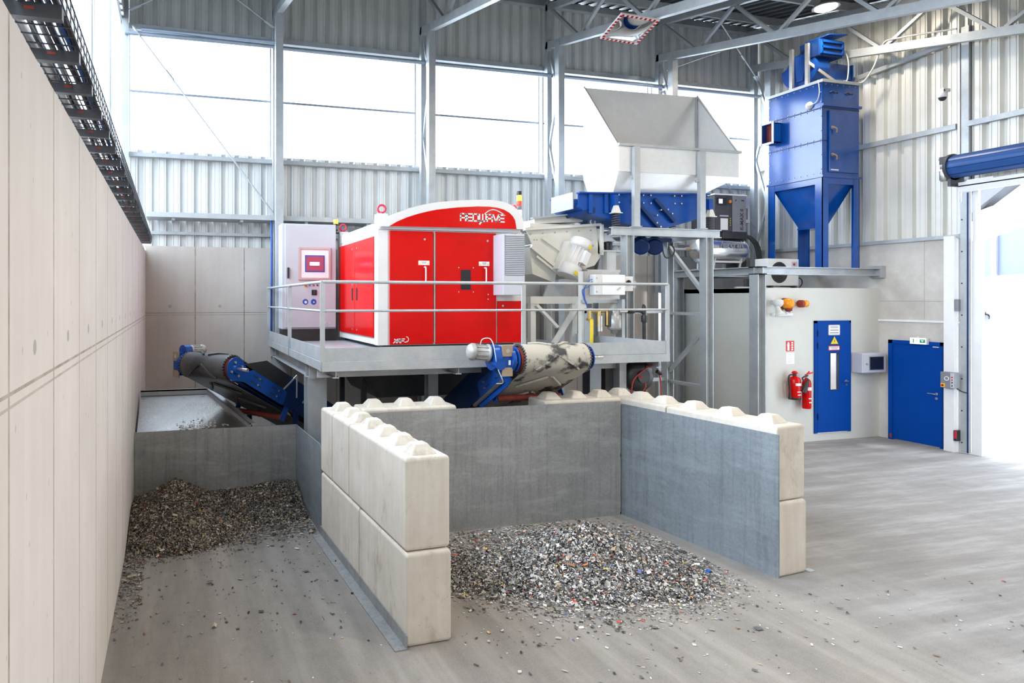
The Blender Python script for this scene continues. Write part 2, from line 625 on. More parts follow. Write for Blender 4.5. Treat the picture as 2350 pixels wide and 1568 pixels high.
def lettering(s, size, M, mat, parent=None, name='lettering', depth=0.002, align='LEFT', bold=0.0):
    cu = bpy.data.curves.new('txt', 'FONT')
    cu.body = s
    cu.size = size
    cu.extrude = depth
    cu.offset = bold
    cu.align_x = align
    ob = bpy.data.objects.new('txt', cu)
    COL.objects.link(ob)
    dg = bpy.context.evaluated_depsgraph_get()
    dg.update()
    me = bpy.data.meshes.new_from_object(ob.evaluated_get(dg))
    bpy.data.objects.remove(ob, do_unlink=True)
    off = ORG[parent.name] if parent is not None else Vector((0, 0, 0))
    me.transform(Matrix.Translation(-off) @ M)
    me.materials.clear()
    me.materials.append(MAT[mat])
    o = bpy.data.objects.new(name, me)
    COL.objects.link(o)
    if parent is not None:
        o.parent = parent
        ORG[o.name] = off
    return o


def face_front(x, y, z):
    """text plane facing -Y (towards the hall's open end)"""
    return Matrix(((1, 0, 0, x), (0, 0, -1, y), (0, 1, 0, z), (0, 0, 0, 1)))


def face_side(x, y, z):
    """text plane facing -X"""
    return Matrix(((0, 0, -1, x), (-1, 0, 0, y), (0, 1, 0, z), (0, 0, 0, 1)))


def dup(root, loc, label=None, group=None):
    r = root.copy()
    COL.objects.link(r)
    r.location = loc
    if label:
        r['label'] = label
    if group:
        r['group'] = group
    for ch in list(root.children):
        c = ch.copy()
        COL.objects.link(c)
        c.parent = r
        for g in list(ch.children):
            d = g.copy()
            COL.objects.link(d)
            d.parent = c
    return r
# ================================================================ the hall
XL, XLU, XR, YB = -0.53, -0.89, 14.42, 13.22
ZL, ZB, ZR = 3.86, 3.95, 4.06
REAR = -4.0


def roof_z(y):
    return 9.82 - 0.217 * (13.15 - y)


struct(MB().box(-1.2, 14.6, REAR - 1.0, 13.5, -0.2, 0.0).build('floor', 'floor'))
struct(MB().box(14.6, 75, -30, 60, -0.2, -0.005).build('ground_outside', 'ground'))
struct(MB().box(-70, -1.2, -60, 60, -0.2, -0.02).build('ground_yard', 'yard'))
struct(MB().box(-1.2, 14.6, 13.5, 60, -0.2, -0.02).build('ground_yard', 'yard'))
struct(MB().box(-1.2, 75, -60, -30, -0.2, -0.02).build('ground_yard', 'yard'))
struct(MB().box(-1.2, 14.6, -30, REAR - 1.0, -0.2, -0.02).build('ground_yard', 'yard'))
struct(MB().box(-1.0, XL, REAR, 13.5, 0, ZL).build('wall_left', 'wall_l'))
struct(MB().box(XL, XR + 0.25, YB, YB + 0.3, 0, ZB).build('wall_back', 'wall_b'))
m = MB()
m.box(XR, XR + 0.28, 8.80, YB, 0, ZR)
m.box(XR, XR + 0.28, REAR, 3.4, 0, ZR)
struct(m.build('wall_right', 'wall_r'))


def corrugated(a, b, z0, z1a, z1b, pitch, depth, inward):
    """trapezoid profile sheet between plan points a and b; top edge z1a..z1b; ribs stand `depth` proud along `inward`."""
    a, b = Vector((a[0], a[1], 0)), Vector((b[0], b[1], 0))
    L = (b - a).length
    d = (b - a) / L
    q = Vector((inward[0], inward[1], 0))
    ts = []
    k = 0
    prof = ((0.0, 0), (0.10, 0), (0.20, 1), (0.28, 1), (0.31, 0.86), (0.34, 1), (0.62, 1), (0.65, 0.86), (0.68, 1), (0.76, 1), (0.86, 0))
    while k * pitch < L:
        for f, h in prof:
            t = (k + f) * pitch
            if t <= L:
                ts.append((t, h))
        k += 1
    ts.append((L, 0))
    m = MB()
    vs = []
    for t, h in ts:
        p = a + d * t + q * (h * depth)
        zt = z1a + (z1b - z1a) * t / L
        vs.append((p.x, p.y, z0))
        vs.append((p.x, p.y, zt))
    fs = [(2 * i, 2 * i + 2, 2 * i + 3, 2 * i + 1) for i in range(len(ts) - 1)]
    m.add(vs, fs)
    return m


# back wall cladding: below and above the window band
struct(corrugated((XLU, 13.40), (XR, 13.40), ZB - 0.05, 5.84, 5.84, 0.27, 0.07, (0, -1)).build('wall_back_lower_cladding', 'clad', recalc=False))
struct(corrugated((XLU, 13.40), (XR, 13.40), 8.24, 9.9, 9.9, 0.27, 0.07, (0, -1)).build('wall_back_upper_cladding', 'clad', recalc=False))
# right wall cladding
struct(corrugated((XR + 0.14, 13.4), (XR + 0.14, 8.72), ZR, roof_z(13.4), roof_z(8.72), 0.27, 0.075, (-1, 0)).build('wall_right_cladding', 'clad_r', recalc=False))
struct(corrugated((XR + 0.14, 8.72), (XR + 0.14, 3.4), 5.10, roof_z(8.72), roof_z(3.4), 0.27, 0.075, (-1, 0)).build('wall_right_cladding_above_gate', 'clad_r', recalc=False))
struct(corrugated((XR + 0.14, 3.4), (XR + 0.14, REAR), ZR, roof_z(3.4), roof_z(REAR), 0.27, 0.075, (-1, 0)).build('wall_right_cladding_front', 'clad_r', recalc=False))
# left wall above its windows
struct(corrugated((XLU - 0.08, REAR), (XLU - 0.08, 13.4), 8.3, roof_z(REAR) + 3.0, roof_z(13.4), 0.27, 0.06, (1, 0)).build('wall_left_cladding', 'clad', recalc=False))
# roof sheet
m = MB()
vs, fs = [], []
xs = []
x = -1.1
while x < 14.7:
    for f, h in ((0, 0), (0.45, 0), (0.55, -0.11), (0.9, -0.11)):
        xs.append((x + f * 0.28, h))
    x += 0.28
for x, h in xs:
    vs += [(x, 13.5, roof_z(13.5) + 0.14 + h), (x, REAR, roof_z(REAR) + 0.14 + h)]
fs = [(2 * i, 2 * i + 1, 2 * i + 3, 2 * i + 2) for i in range(len(xs) - 1)]
m.add(vs, fs)
struct(m.build('ceiling', 'deck', recalc=False))

COLX = [-0.89, 2.01, 5.22, 8.29, 11.30, 14.20]
# windows: one per bay
for i in range(5):
    a, b = COLX[i] + 0.04, (COLX[i + 1] - 0.04 if i < 4 else XR)
    w = MB()
    w.box(a, b, 13.385, 13.415, 5.80, 5.86)
    w.box(a, b, 13.385, 13.415, 8.19, 8.25)
    w.box(a, a + 0.03, 13.385, 13.415, 5.86, 8.19)
    w.box(b - 0.03, b, 13.385, 13.415, 5.86, 8.19)
    f = struct(w.build('window_%d' % (i + 1), 'galv'))
    struct(MB().box(a + 0.03, b - 0.03, 13.40, 13.406, 5.86, 8.19).build('pane', 'glass', f))
    struct(MB().box(a + 0.03, b - 0.03, 13.375, 13.398, 6.99, 7.03).build('muntin', 'bluegrey', f))
LY = [REAR, -0.2, 3.4, 6.2, 8.6, 11.0, 13.3]
for i in range(6):
    a, b = LY[i] + 0.01, LY[i + 1] - 0.01
    w = MB()
    w.box(-0.99, -0.95, a, b, 4.0, 4.06)
    w.box(-0.99, -0.95, a, b, 8.28, 8.34)
    w.box(-0.99, -0.95, a, a + 0.025, 4.06, 8.28)
    w.box(-0.99, -0.95, b - 0.025, b, 4.06, 8.28)
    f = struct(w.build('window_%d' % (i + 6), 'galv'))
    struct(MB().box(-0.975, -0.969, a + 0.025, b - 0.025, 4.06, 8.28).build('pane', 'glass', f))

# horizontal girts and tubes of the back wall (fixed building trim)
n_trim = [0]


def trim(m, mat='galv'):
    n_trim[0] += 1
    return struct(m.build('trim_%d' % n_trim[0], mat))


trim(MB().box(XLU, XR, 13.20, 13.32, 8.17, 8.27))
trim(MB().box(XLU, XR, 13.20, 13.32, 5.69, 5.77))
trim(MB().box(XL, XR, 13.20, 13.30, 4.18, 4.24))
trim(MB().box(XL, XR, 13.18, 13.32, 9.66, 9.80))
for i in range(1, 5):
    trim(MB().cyl((COLX[i] + 0.02, 12.95, 7.98), (COLX[i + 1] - 0.02, 12.95, 7.98), 0.042), 'bluegrey')
trim(MB().cyl((COLX[0], 13.0, 8.00), (COLX[1], 12.9, 7.98), 0.042), 'bluegrey')
trim(MB().cyl((COLX[0] + 0.3, 13.12, 8.14), (COLX[1], 12.7, 7.98), 0.042), 'bluegrey')
# right wall girts
trim(MB().box(XR - 0.02, XR + 0.07, 8.88, 13.2, 6.15, 6.25))
trim(MB().box(XR - 0.02, XR + 0.07, 5.2, 8.70, 6.15, 6.25))
trim(MB().box(XR - 0.06, XR + 0.06, 8.80, 13.2, 4.06, 4.13))
trim(MB().bar((XR - 0.06, 8.9, 7.82), (XR - 0.06, 11.8, 7.62), 0.07, 0.09))
trim(MB().box(XR - 0.03, XR, 8.82, 10.27, 2.44, 2.48), 'trim_w')
# roof purlins
for k, yy in enumerate((12.3, 10.6, 8.9, 7.2, 5.5, 3.8, 2.1)):
    trim(MB().bar((XLU, yy, roof_z(yy) - 0.09), (XR, yy, roof_z(yy) - 0.09), 0.08, 0.16, (0, -0.217, 1)))

# ---------------------------------------------------------------- lattice columns, roof trusses
col_lab = ['galvanised lattice column in the corner beside the concrete wall', 'galvanised lattice column directly behind the grey control cabinet',
           'galvanised lattice column behind the arched roof of the red machine', 'galvanised lattice column just right of the red signal tower lamp',
           'galvanised lattice column rising behind the sheet metal hopper', 'galvanised lattice column in the far corner beside the blue filter tower']
for i, X in enumerate(COLX):
    X0 = X if i < 5 else 14.16
    t = thing('lattice_column', col_lab[i], 'column', (X0, 12.85, 0), 0, 'lattice columns of the window wall')
    MB().box(X0 - 0.06, X0 + 0.06, 13.02, 13.14, 0 if i > 5 else 0.0, 9.70).build('rear_chord', 'galv', t)
    if i > 0:
        MB().box(X0 - 0.075, X0 + 0.075, 12.55, 12.70, 0, 8.62).build('front_chord', 'galv', t)
        z = 4.15
        k = 0
        while z < 8.4:
            z2 = min(z + 1.12, 8.55)
            a, b = ((X0, 12.69, z), (X0, 13.03, z2)) if k % 2 else ((X0, 13.03, z), (X0, 12.69, z2))
            MB().bar(a, b, 0.05, 0.05, (1, 0, 0)).build('diagonal_brace', 'galv', t)
            z = z2
            k += 1

tr_lab = ['galvanised roof truss over the grey control cabinet', 'galvanised roof truss above the red machine', 'galvanised roof truss that carries the square traffic mirror',
          'galvanised roof truss above the sheet metal hopper', 'galvanised roof truss passing behind the fan of the blue tower']
for i, X in enumerate((2.01, 5.22, 8.29, 11.30, 14.20)):
    X0 = X if i < 4 else 14.05
    t = thing('roof_truss', tr_lab[i], 'truss', (X0, 12.6, 8.5), 0, 'roof trusses')

    def cz(y):
        return 8.60 - 0.217 * (12.6 - y)

    def tz(y):
        return roof_z(y) - 0.24
    y_end = 1.5
    MB().bar((X0, 13.10, cz(13.10)), (X0, y_end, cz(y_end)), 0.12, 0.16, (0, 0, 1)).build('bottom_chord', 'galv', t)
    MB().bar((X0, 13.10, tz(13.10)), (X0, y_end, tz(y_end)), 0.12, 0.14, (0, 0, 1)).build('top_chord', 'galv', t)
    nodes = [11.88, 9.92, 7.98, 6.04, 4.1, 2.16]
    tops = [12.95, 10.9, 8.95, 7.0, 5.06, 3.1, 1.6]
    for k, ny in enumerate(nodes):
        for s_, ty in ((0.07, tops[k]), (-0.07, tops[k + 1])):
            MB().bar((X0, ny + s_, cz(ny) + 0.06), (X0, ty, tz(ty) - 0.05), 0.06, 0.07, (1, 0, 0)).build('web_diagonal', 'galv', t)

# thin wind bracing rods
rods = [((-0.75, 12.98, 8.12), (1.94, 12.98, 4.65), 'thin bracing rod crossing the window bay above the control cabinet'),
        ((-0.80, 12.95, 8.42), (1.5, 11.9, 9.30), 'bracing rod rising from the window corner to the roof'),
        ((1.95, 12.9, 8.36), (-0.2, 11.9, 9.25), 'bracing rod rising from the cabinet column towards the window corner'),
        ((11.36, 12.9, 8.36), (13.6, 11.8, 9.15), 'bracing rod rising from the hopper column towards the blue tower'),
        ((14.10, 12.9, 8.36), (11.8, 11.8, 9.15), 'bracing rod rising from the far corner column towards the hopper'),
        ((11.36, 12.98, 7.9), (14.10, 12.98, 4.70), 'bracing rod crossing the window bay behind the compressor')]
for a, b, lab in rods:
    t = thing('bracing_rod', lab, 'rod', a, 0, 'wind bracing rods')
    MB().cyl(a, b, 0.016, n=8).build('rod', 'galv', t)
    d = (Vector(b) - Vector(a)).normalized()
    MB().bar(Vector(a), Vector(a) + d * 0.22, 0.02, 0.10, (0, 1, 0)).build('end_plate', 'galv', t)
    MB().cyl(Vector(a) + d * 1.0, Vector(a) + d * 1.22, 0.028, n=10).build('turnbuckle', 'galv', t)
for y0, y1 in ((5.3, 4.9), (8.3, 7.9), (3.2, 2.8)):
    pass

# wall behind the viewer
m = MB()
m.box(-1.0, 14.7, REAR - 0.3, REAR, 0, 6.3)
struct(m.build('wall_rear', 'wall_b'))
# right wall column with camera and gate frame
t = thing('wall_column', 'galvanised steel column on the cladding above the blue roller shutter', 'column', (XR - 0.12, 8.82, 0))
MB().box(XR - 0.0, XR + 0.12, 8.68, 8.80, 5.15, 8.05).build('column_shaft', 'galv', t)
MB().box(XR + 0.0, XR + 0.04, 8.82, 8.86, 4.14, 7.85).build('cable_conduit', 'trim_w', t)
t = thing('security_camera', 'white dome security camera on the column above the roller shutter', 'camera', (14.1, 8.86, 6.75))
MB().bar((14.20, 8.86, 6.86), (14.02, 8.86, 6.86), 0.05, 0.06).bar((14.04, 8.86, 6.86), (14.04, 8.86, 6.78), 0.05, 0.05, (1, 0, 0)).build('bracket', 'trim_w', t)
MB().spin((14.03, 8.86, 6.80), (0, 0, -1), [(0.03, 0), (0.07, 0.01), (0.075, 0.08), (0.065, 0.09)]).build('housing', 'trim_w', t)
MB().spin((14.03, 8.86, 6.71), (0, 0, -1), [(0.062, 0), (0.055, 0.03), (0.035, 0.055), (0.002, 0.065)]).build('dome', 'black', t)

# ---------------------------------------------------------------- lamps
def lamp(x, y, drop, label, power):
    z = roof_z(y) - drop
    t = thing('high_bay_lamp', label, 'lamp', (x, y, z), 0, 'high bay lamps')
    MB().spin((x, y, z + 0.22), (0, 0, -1), [(0.05, 0), (0.09, 0.02), (0.10, 0.10), (0.22, 0.17), (0.24, 0.22), (0.23, 0.22)]).build('shade', 'steel', t)
    MB().spin((x, y, z + 0.03), (0, 0, -1), [(0.21, 0), (0.18, 0.05), (0.08, 0.09), (0.002, 0.10)]).build('diffuser', 'lamp', t)
    MB().cyl((x, y, z + 0.2), (x, y, roof_z(y) + 0.02), 0.012, n=8).build('suspension', 'galv', t)
    l = bpy.data.lights.new('lamp_light', 'AREA')
    l.shape = 'DISK'
    l.size = 0.40
    l.energy = power * 0.27
    l.color = (1.0, 0.91, 0.78)
    o = bpy.data.objects.new('lamp_light', l)
    o.location = (0, 0, -0.09)
    o.parent = t
    COL.objects.link(o)


lamp(12.75, 10.1, 0.36, 'glowing high bay lamp under the roof above the blue filter tower', 160)
lamp(10.6, 4.4, 0.36, 'high bay lamp over the lane in front of the roller shutter', 320)
lamp(5.0, 3.2, 0.36, 'high bay lamp over the floor before the concrete bays', 320)
lamp(6.8, 6.7, 0.36, 'high bay lamp over the wide bay', 260)
lamp(5.0, -1.2, 0.36, 'high bay lamp behind the viewpoint on the side of the pale wall', 320)
lamp(10.6, -1.2, 0.36, 'high bay lamp behind the viewpoint on the side of the gate', 320)

# ---------------------------------------------------------------- cable tray along the left wall
TX0, TX1, TZ = -0.70, -0.40, 4.0
t = thing('cable_tray', 'wire mesh cable tray on dark brackets along the top of the pale concrete wall', 'cable tray', (TX0, 1.2, TZ))
m = MB()
for k in range(7):
    x = TX0 + (TX1 - TX0) * k / 6
    m.bar((x, 1.2, TZ), (x, 12.9, TZ), 0.006, 0.006)
for x in (TX0, TX1):
    for z in (TZ + 0.05, TZ + 0.10):
        m.bar((x, 1.2, z), (x, 12.9, z), 0.006, 0.006)
y = 1.2
while y < 12.9:
    m.bar((TX0, y, TZ - 0.006), (TX1, y, TZ - 0.006), 0.006, 0.006)
    for x in (TX0, TX1):
        m.bar((x, y, TZ), (x, y, TZ + 0.10), 0.006, 0.006, (1, 0, 0))
    y += 0.10
m.build('mesh_basket', 'dark', t)
y = 1.70
while y < 12.8:
    m = MB()
    m.box(TX0 - 0.2, TX1 + 0.0, y - 0.02, y + 0.02, TZ - 0.06, TZ - 0.012)
    m.box(TX0 - 0.2, TX0 - 0.17, y - 0.02, y + 0.02, TZ - 0.12, TZ + 0.12)
    b = m.build('bracket', 'dark', t)
    MB().box(-0.53, -0.495, y - 0.0215, y - 0.0205, TZ - 0.034, TZ - 0.022).build('label_tag', 'redrubber', b)
    y += 0.455
cabs = [(-0.66, 0.022, 'cable', 'thick black cable lying in the wall side of the mesh tray'), (-0.61, 0.030, 'cable_w', 'thick pale grey cable lying in the mesh tray'),
        (-0.555, 0.014, 'cable', 'thin black cable next to the pale cable in the mesh tray'), (-0.525, 0.012, 'grey', 'thin mid grey cable in the middle of the mesh tray'),
        (-0.485, 0.016, 'cable', 'black cable beside the blue hose in the mesh tray'), (-0.45, 0.012, 'bluehose', 'blue air hose lying in the mesh tray'),
        (-0.42, 0.014, 'cable', 'black cable at the outer edge of the mesh tray')]
for x, r, mt, lab in cabs:
    rng = random.Random(int(x * -1000))
    pts = [(x + rng.uniform(-0.012, 0.012), 1.2 + 0.45 * i, TZ + 0.006 + r) for i in range(26)]
    tag(MB().tube(pts, r, 8).build('cable', mt), lab, 'cable', 'cables in the wall tray')

t = thing('wall_cable_tray', 'shallow steel cable tray running along the back wall under the cladding', 'cable tray', (2.3, 12.95, 4.45))
m = MB().box(-0.5, 5.1, 12.74, 12.76, 4.48, 4.56).box(-0.5, 5.1, 13.14, 13.16, 4.48, 4.56).box(-0.5, 5.1, 12.74, 13.325, 4.465, 4.48)  # bottom strip added back to the cladding, blocking light from above
m.build('tray_channel', 'galv', t)
for x in (0.0, 1.3, 2.6, 3.9):
    MB().box(x - 0.03, x + 0.03, 12.82, 13.22, 4.42, 4.465).build('support_arm', 'galv', t)
tag(MB().tube([(-0.4 + 0.5 * i, 12.98 + 0.02 * sin(i * 1.7), 4.50) for i in range(11)], 0.018).build('cable', 'cable'), 'black cable lying in the tray along the back wall', 'cable')

# ---------------------------------------------------------------- traffic mirror
tl, tr_ = Vector((7.57, 9.67, 7.91)), Vector((8.29, 9.56, 7.83))
bl = Vector((7.66, 10.37, 7.76))
U = (tr_ - tl)
V = (bl - tl)
U.normalize()
V = (V - U * V.dot(U)).normalized()
S = 0.73
c = (tr_ + bl) / 2
N = U.cross(V).normalized()
if N.dot(Vector((0, 0, 2.9)) - c) < 0:
    N = -N
t = thing('traffic_mirror', 'square convex traffic mirror with red and white border hanging under the roof truss', 'mirror', c)


def mq(a, b, h):
    return c + U * a + V * b + N * h


def frame_box(m, a0, a1, b0, b1, h0, h1):
    lo = [mq(a0, b0, h0), mq(a1, b0, h0), mq(a1, b1, h0), mq(a0, b1, h0)]
    hi = [mq(a0, b0, h1), mq(a1, b0, h1), mq(a1, b1, h1), mq(a0, b1, h1)]
    m.loft(lo, hi)


h = S / 2
m = MB()
frame_box(m, -h, h, -h, -h + 0.055, -0.02, 0.02)
frame_box(m, -h, h, h - 0.055, h, -0.02, 0.02)
frame_box(m, -h, -h + 0.055, -h + 0.055, h - 0.055, -0.02, 0.02)
frame_box(m, h - 0.055, h, -h + 0.055, h - 0.055, -0.02, 0.02)
m.build('frame', 'paper', t, bevel=0.008)
m = MB()
for k in range(8):
    a = -h + 0.03 + k * (S - 0.06) / 8
    for b0 in (-h + 0.004, h - 0.051):
        frame_box(m, a, a + 0.042, b0, b0 + 0.047, 0.0, 0.0215)
        frame_box(m, b0, b0 + 0.047, a, a + 0.042, 0.0, 0.0215)
m.build('red_markings', 'red', t)
G = 12
vs, fs = [], []
for i in range(G + 1):
    for j in range(G + 1):
        a, b = (i / G - 0.5) * (S - 0.10), (j / G - 0.5) * (S - 0.10)
        vs.append(mq(a, b, 0.006 + 0.075 * (1 - (2 * i / G - 1) ** 2) * (1 - (2 * j / G - 1) ** 2)))
for i in range(G):
    for j in range(G):
        q = i * (G + 1) + j
        fs.append((q, q + 1, q + G + 2, q + G + 1))
mm = MB()
mm.add(vs, fs, True)
mm.build('mirror_glass', 'mirror', t)
yy = c.y
MB().cyl(c - N * 0.02, (8.27, yy + 0.15, 8.60 - 0.217 * (12.6 - yy - 0.15) - 0.02), 0.02, n=10).build('hanger', 'galv', t)
MB().loft([mq(-0.2, -0.2, -0.05), mq(0.2, -0.2, -0.05), mq(0.2, 0.2, -0.05), mq(-0.2, 0.2, -0.05)], [mq(-0.3, -0.3, -0.02), mq(0.3, -0.3, -0.02), mq(0.3, 0.3, -0.02), mq(-0.3, 0.3, -0.02)]).build('back_shell', 'grey', t)
# ================================================================ bays of concrete blocks


def block(label, p, ang, L, W, z0, H, studs, group):
    """block with its near corner at p; length L along ang (0 = +Y), width W across to +x"""
    m = MB()
    e = 0.02
    lo = [(e, e), (W - e, e), (W - e, L - e), (e, L - e)]
    md = [(0, 0.006), (W, 0.006), (W, L - 0.006), (0, L - 0.006)]
    zs = [(z0, lo), (z0 + e, md), (z0 + H - e, md), (z0 + H, lo)]
    vs = [(x, y, z) for z, pl in zs for x, y in pl]
    fs = [(3, 2, 1, 0), (12, 13, 14, 15)]
    for k in range(3):
        for i in range(4):
            fs.append((k * 4 + i, k * 4 + (i + 1) % 4, (k + 1) * 4 + (i + 1) % 4, (k + 1) * 4 + i))
    m.add(vs, fs)
    if studs:
        n = max(1, round(L / 0.41))
        for i in range(n):
            y = L * (i + 0.5) / n
            a, b, h = 0.125, 0.060, 0.085
            zt = z0 + H
            lo = [(W / 2 - a, y - a, zt - 0.005), (W / 2 + a, y - a, zt - 0.005), (W / 2 + a, y + a, zt - 0.005), (W / 2 - a, y + a, zt - 0.005)]
            hi = [(W / 2 - b, y - b, zt + h), (W / 2 + b, y - b, zt + h), (W / 2 + b, y + b, zt + h), (W / 2 - b, y + b, zt + h)]
            m.loft(lo, hi)
    o = m.build('concrete_block', 'block', None, bevel=0.016, local=True)
    o.location = (p[0], p[1], 0)
    o.rotation_euler = (0, 0, ang)
    return tag(o, label, 'block', group)


def along(p, ang, d, w=0.0):
    return (p[0] - sin(ang) * d + cos(ang) * w, p[1] + cos(ang) * d + sin(ang) * w)


G1 = 'concrete blocks of the wall between the two bays'
aL = radians(2.4)
pL = (1.87, 5.04)
Hb = 0.785
block('lower concrete block at the near end of the wall between the two bays', pL, aL, 1.25, 0.41, 0, Hb - 0.006, False, G1)
block('lower concrete block behind the near one in the wall between the bays', along(pL, aL, 1.256), aL, 1.46, 0.41, 0, Hb - 0.006, False, G1)
pT = along(pL, aL, 0.03)
block('upper studded concrete block at the near end of the wall between the two bays', pT, aL, 1.56, 0.41, Hb, Hb, True, G1)
block('short upper studded concrete block in the middle of the wall between the bays', along(pT, aL, 1.566), aL, 0.64, 0.41, Hb, Hb, True, G1)
block('last upper studded concrete block in front of the platform leg', along(pT, aL, 2.212), aL, 0.49, 0.41, Hb, Hb, True, G1)

G2 = 'concrete blocks behind the wide bay'
q = -pi / 2  # length along +x, width across to +y
block('lower concrete block behind the steel back lining, on the dividing wall side', (2.20, 7.89), q, 1.78, 0.42, 0, Hb - 0.006, False, G2)
block('lower concrete block behind the steel back lining, on the hose reel side', (3.99, 7.89), q, 1.87, 0.42, 0, Hb - 0.006, False, G2)
block('upper studded concrete block behind the bay, left of the belt conveyor head', (2.20, 7.89), q, 1.24, 0.42, Hb, Hb, True, G2)
block('upper studded concrete block behind the bay, right of the belt conveyor head', (4.68, 7.89), q, 1.18, 0.42, Hb, Hb, True, G2)

G3 = 'concrete blocks of the free standing wall facing the roller shutter'
aR = radians(6.0)
pR = (6.08, 5.31)
block('lower concrete block at the near end of the wall facing the roller shutter', pR, aR, 1.33, 0.42, 0, Hb - 0.006, False, G3)
block('lower concrete block at the far end of the wall facing the roller shutter', along(pR, aR, 1.336), aR, 1.28, 0.42, 0, Hb - 0.006, False, G3)
block('upper studded concrete block at the near end of the wall facing the roller shutter', along(pR, aR, 0.02), aR, 1.42, 0.42, Hb, Hb, True, G3)
block('upper studded concrete block at the far end of the wall facing the roller shutter', along(pR, aR, 1.446), aR, 1.18, 0.42, Hb, Hb, True, G3)

# steel linings
o = MB().box(2.28, 5.80, 7.43, 7.445, 0.0, 1.53).build('steel_lining', 'lining_d')
tag(o, 'upright grey steel sheet lining the back of the wide bay', 'steel sheet', 'steel linings of the bays')
o = MB().box(-0.016, -0.001, 0.0, 2.16, 0.0, 1.49).build('steel_lining', 'lining', local=True)
o.location = (pR[0], pR[1], 0)
o.rotation_euler = (0, 0, aR)
tag(o, 'upright bluish steel sheet lining the block wall facing the roller shutter', 'steel sheet', 'steel linings of the bays')
o = MB().box(-0.525, 1.765, 9.43, 9.445, 0.0, 1.045).build('steel_lining', 'lining_d')
tag(o, 'low dark steel sheet closing the back of the narrow bay by the wall', 'steel sheet', 'steel linings of the bays')
o = MB().prism([(1.752, 7.77, 0), (1.752, 9.43, 0), (1.752, 9.43, 1.045), (1.752, 7.85, 1.10), (1.752, 7.77, 1.06)], (0.014, 0, 0)).build('steel_lining', 'lining')
tag(o, 'steel side sheet between the narrow bay and the dividing block wall', 'steel sheet', 'steel linings of the bays')
m = MB().box(-0.115, -0.003, -0.02, 2.72, 0.0, 0.010).box(-0.012, -0.003, -0.02, 2.72, 0.010, 0.115)
o = m.build('floor_angle', 'grey_floor' if 'grey_floor' in MAT else 'lining_d', local=True)
o.location = (pL[0], pL[1], 0)
o.rotation_euler = (0, 0, aL)
tag(o, 'grey steel floor angle along the foot of the dividing block wall', 'angle iron')
o = MB().box(0.435, 0.52, -0.02, 0.05, 0.0, 0.012).build('anchor_plate', 'galv', local=True)
o.location = (pR[0], pR[1], 0)
o.rotation_euler = (0, 0, aR)
tag(o, 'small steel plate on the floor at the foot of the outer block wall', 'plate')

# sloping chute behind the narrow bay
t = thing('discharge_chute', 'shiny sloping steel chute behind the low sheet of the narrow bay', 'chute', (0.2, 10.0, 0))
P = [(-0.50, 10.70, 1.37), (0.52, 10.70, 1.37), (1.08, 9.50, 1.0), (-0.50, 9.50, 0.98)]
m = MB()
m.prism(P, (0, 0, -0.02))
m.build('chute_floor', 'chute', t)
m = MB()
m.prism([(-0.50, 10.70, 1.37), (0.52, 10.70, 1.37), (0.52, 10.70, 1.45), (-0.50, 10.70, 1.45)], (0, 0.02, 0))
m.prism([(-0.50, 10.70, 1.43), (0.52, 10.70, 1.43), (0.52, 10.70, 1.45), (-0.50, 10.70, 1.45)], (0, 0.08, 0))
m.prism([(0.52, 10.70, 1.37), (1.08, 9.50, 1.0), (1.08, 9.50, 1.08), (0.52, 10.70, 1.45)], (0.02, 0, 0))
m.prism([(0.52, 10.70, 1.43), (1.08, 9.50, 1.06), (1.08, 9.50, 1.08), (0.52, 10.70, 1.45)], (0.09, 0, 0))
m.build('rim', 'galv', t)
m = MB()
for x, y, z in ((-0.45, 10.62, 1.34), (0.45, 10.62, 1.34), (0.95, 9.6, 1.0), (-0.45, 9.6, 0.99)):
    MB().box(x - 0.03, x + 0.03, y - 0.03, y + 0.03, 0, z).build('leg', 'galv', t)

# ---------------------------------------------------------------- shredded metal heaps


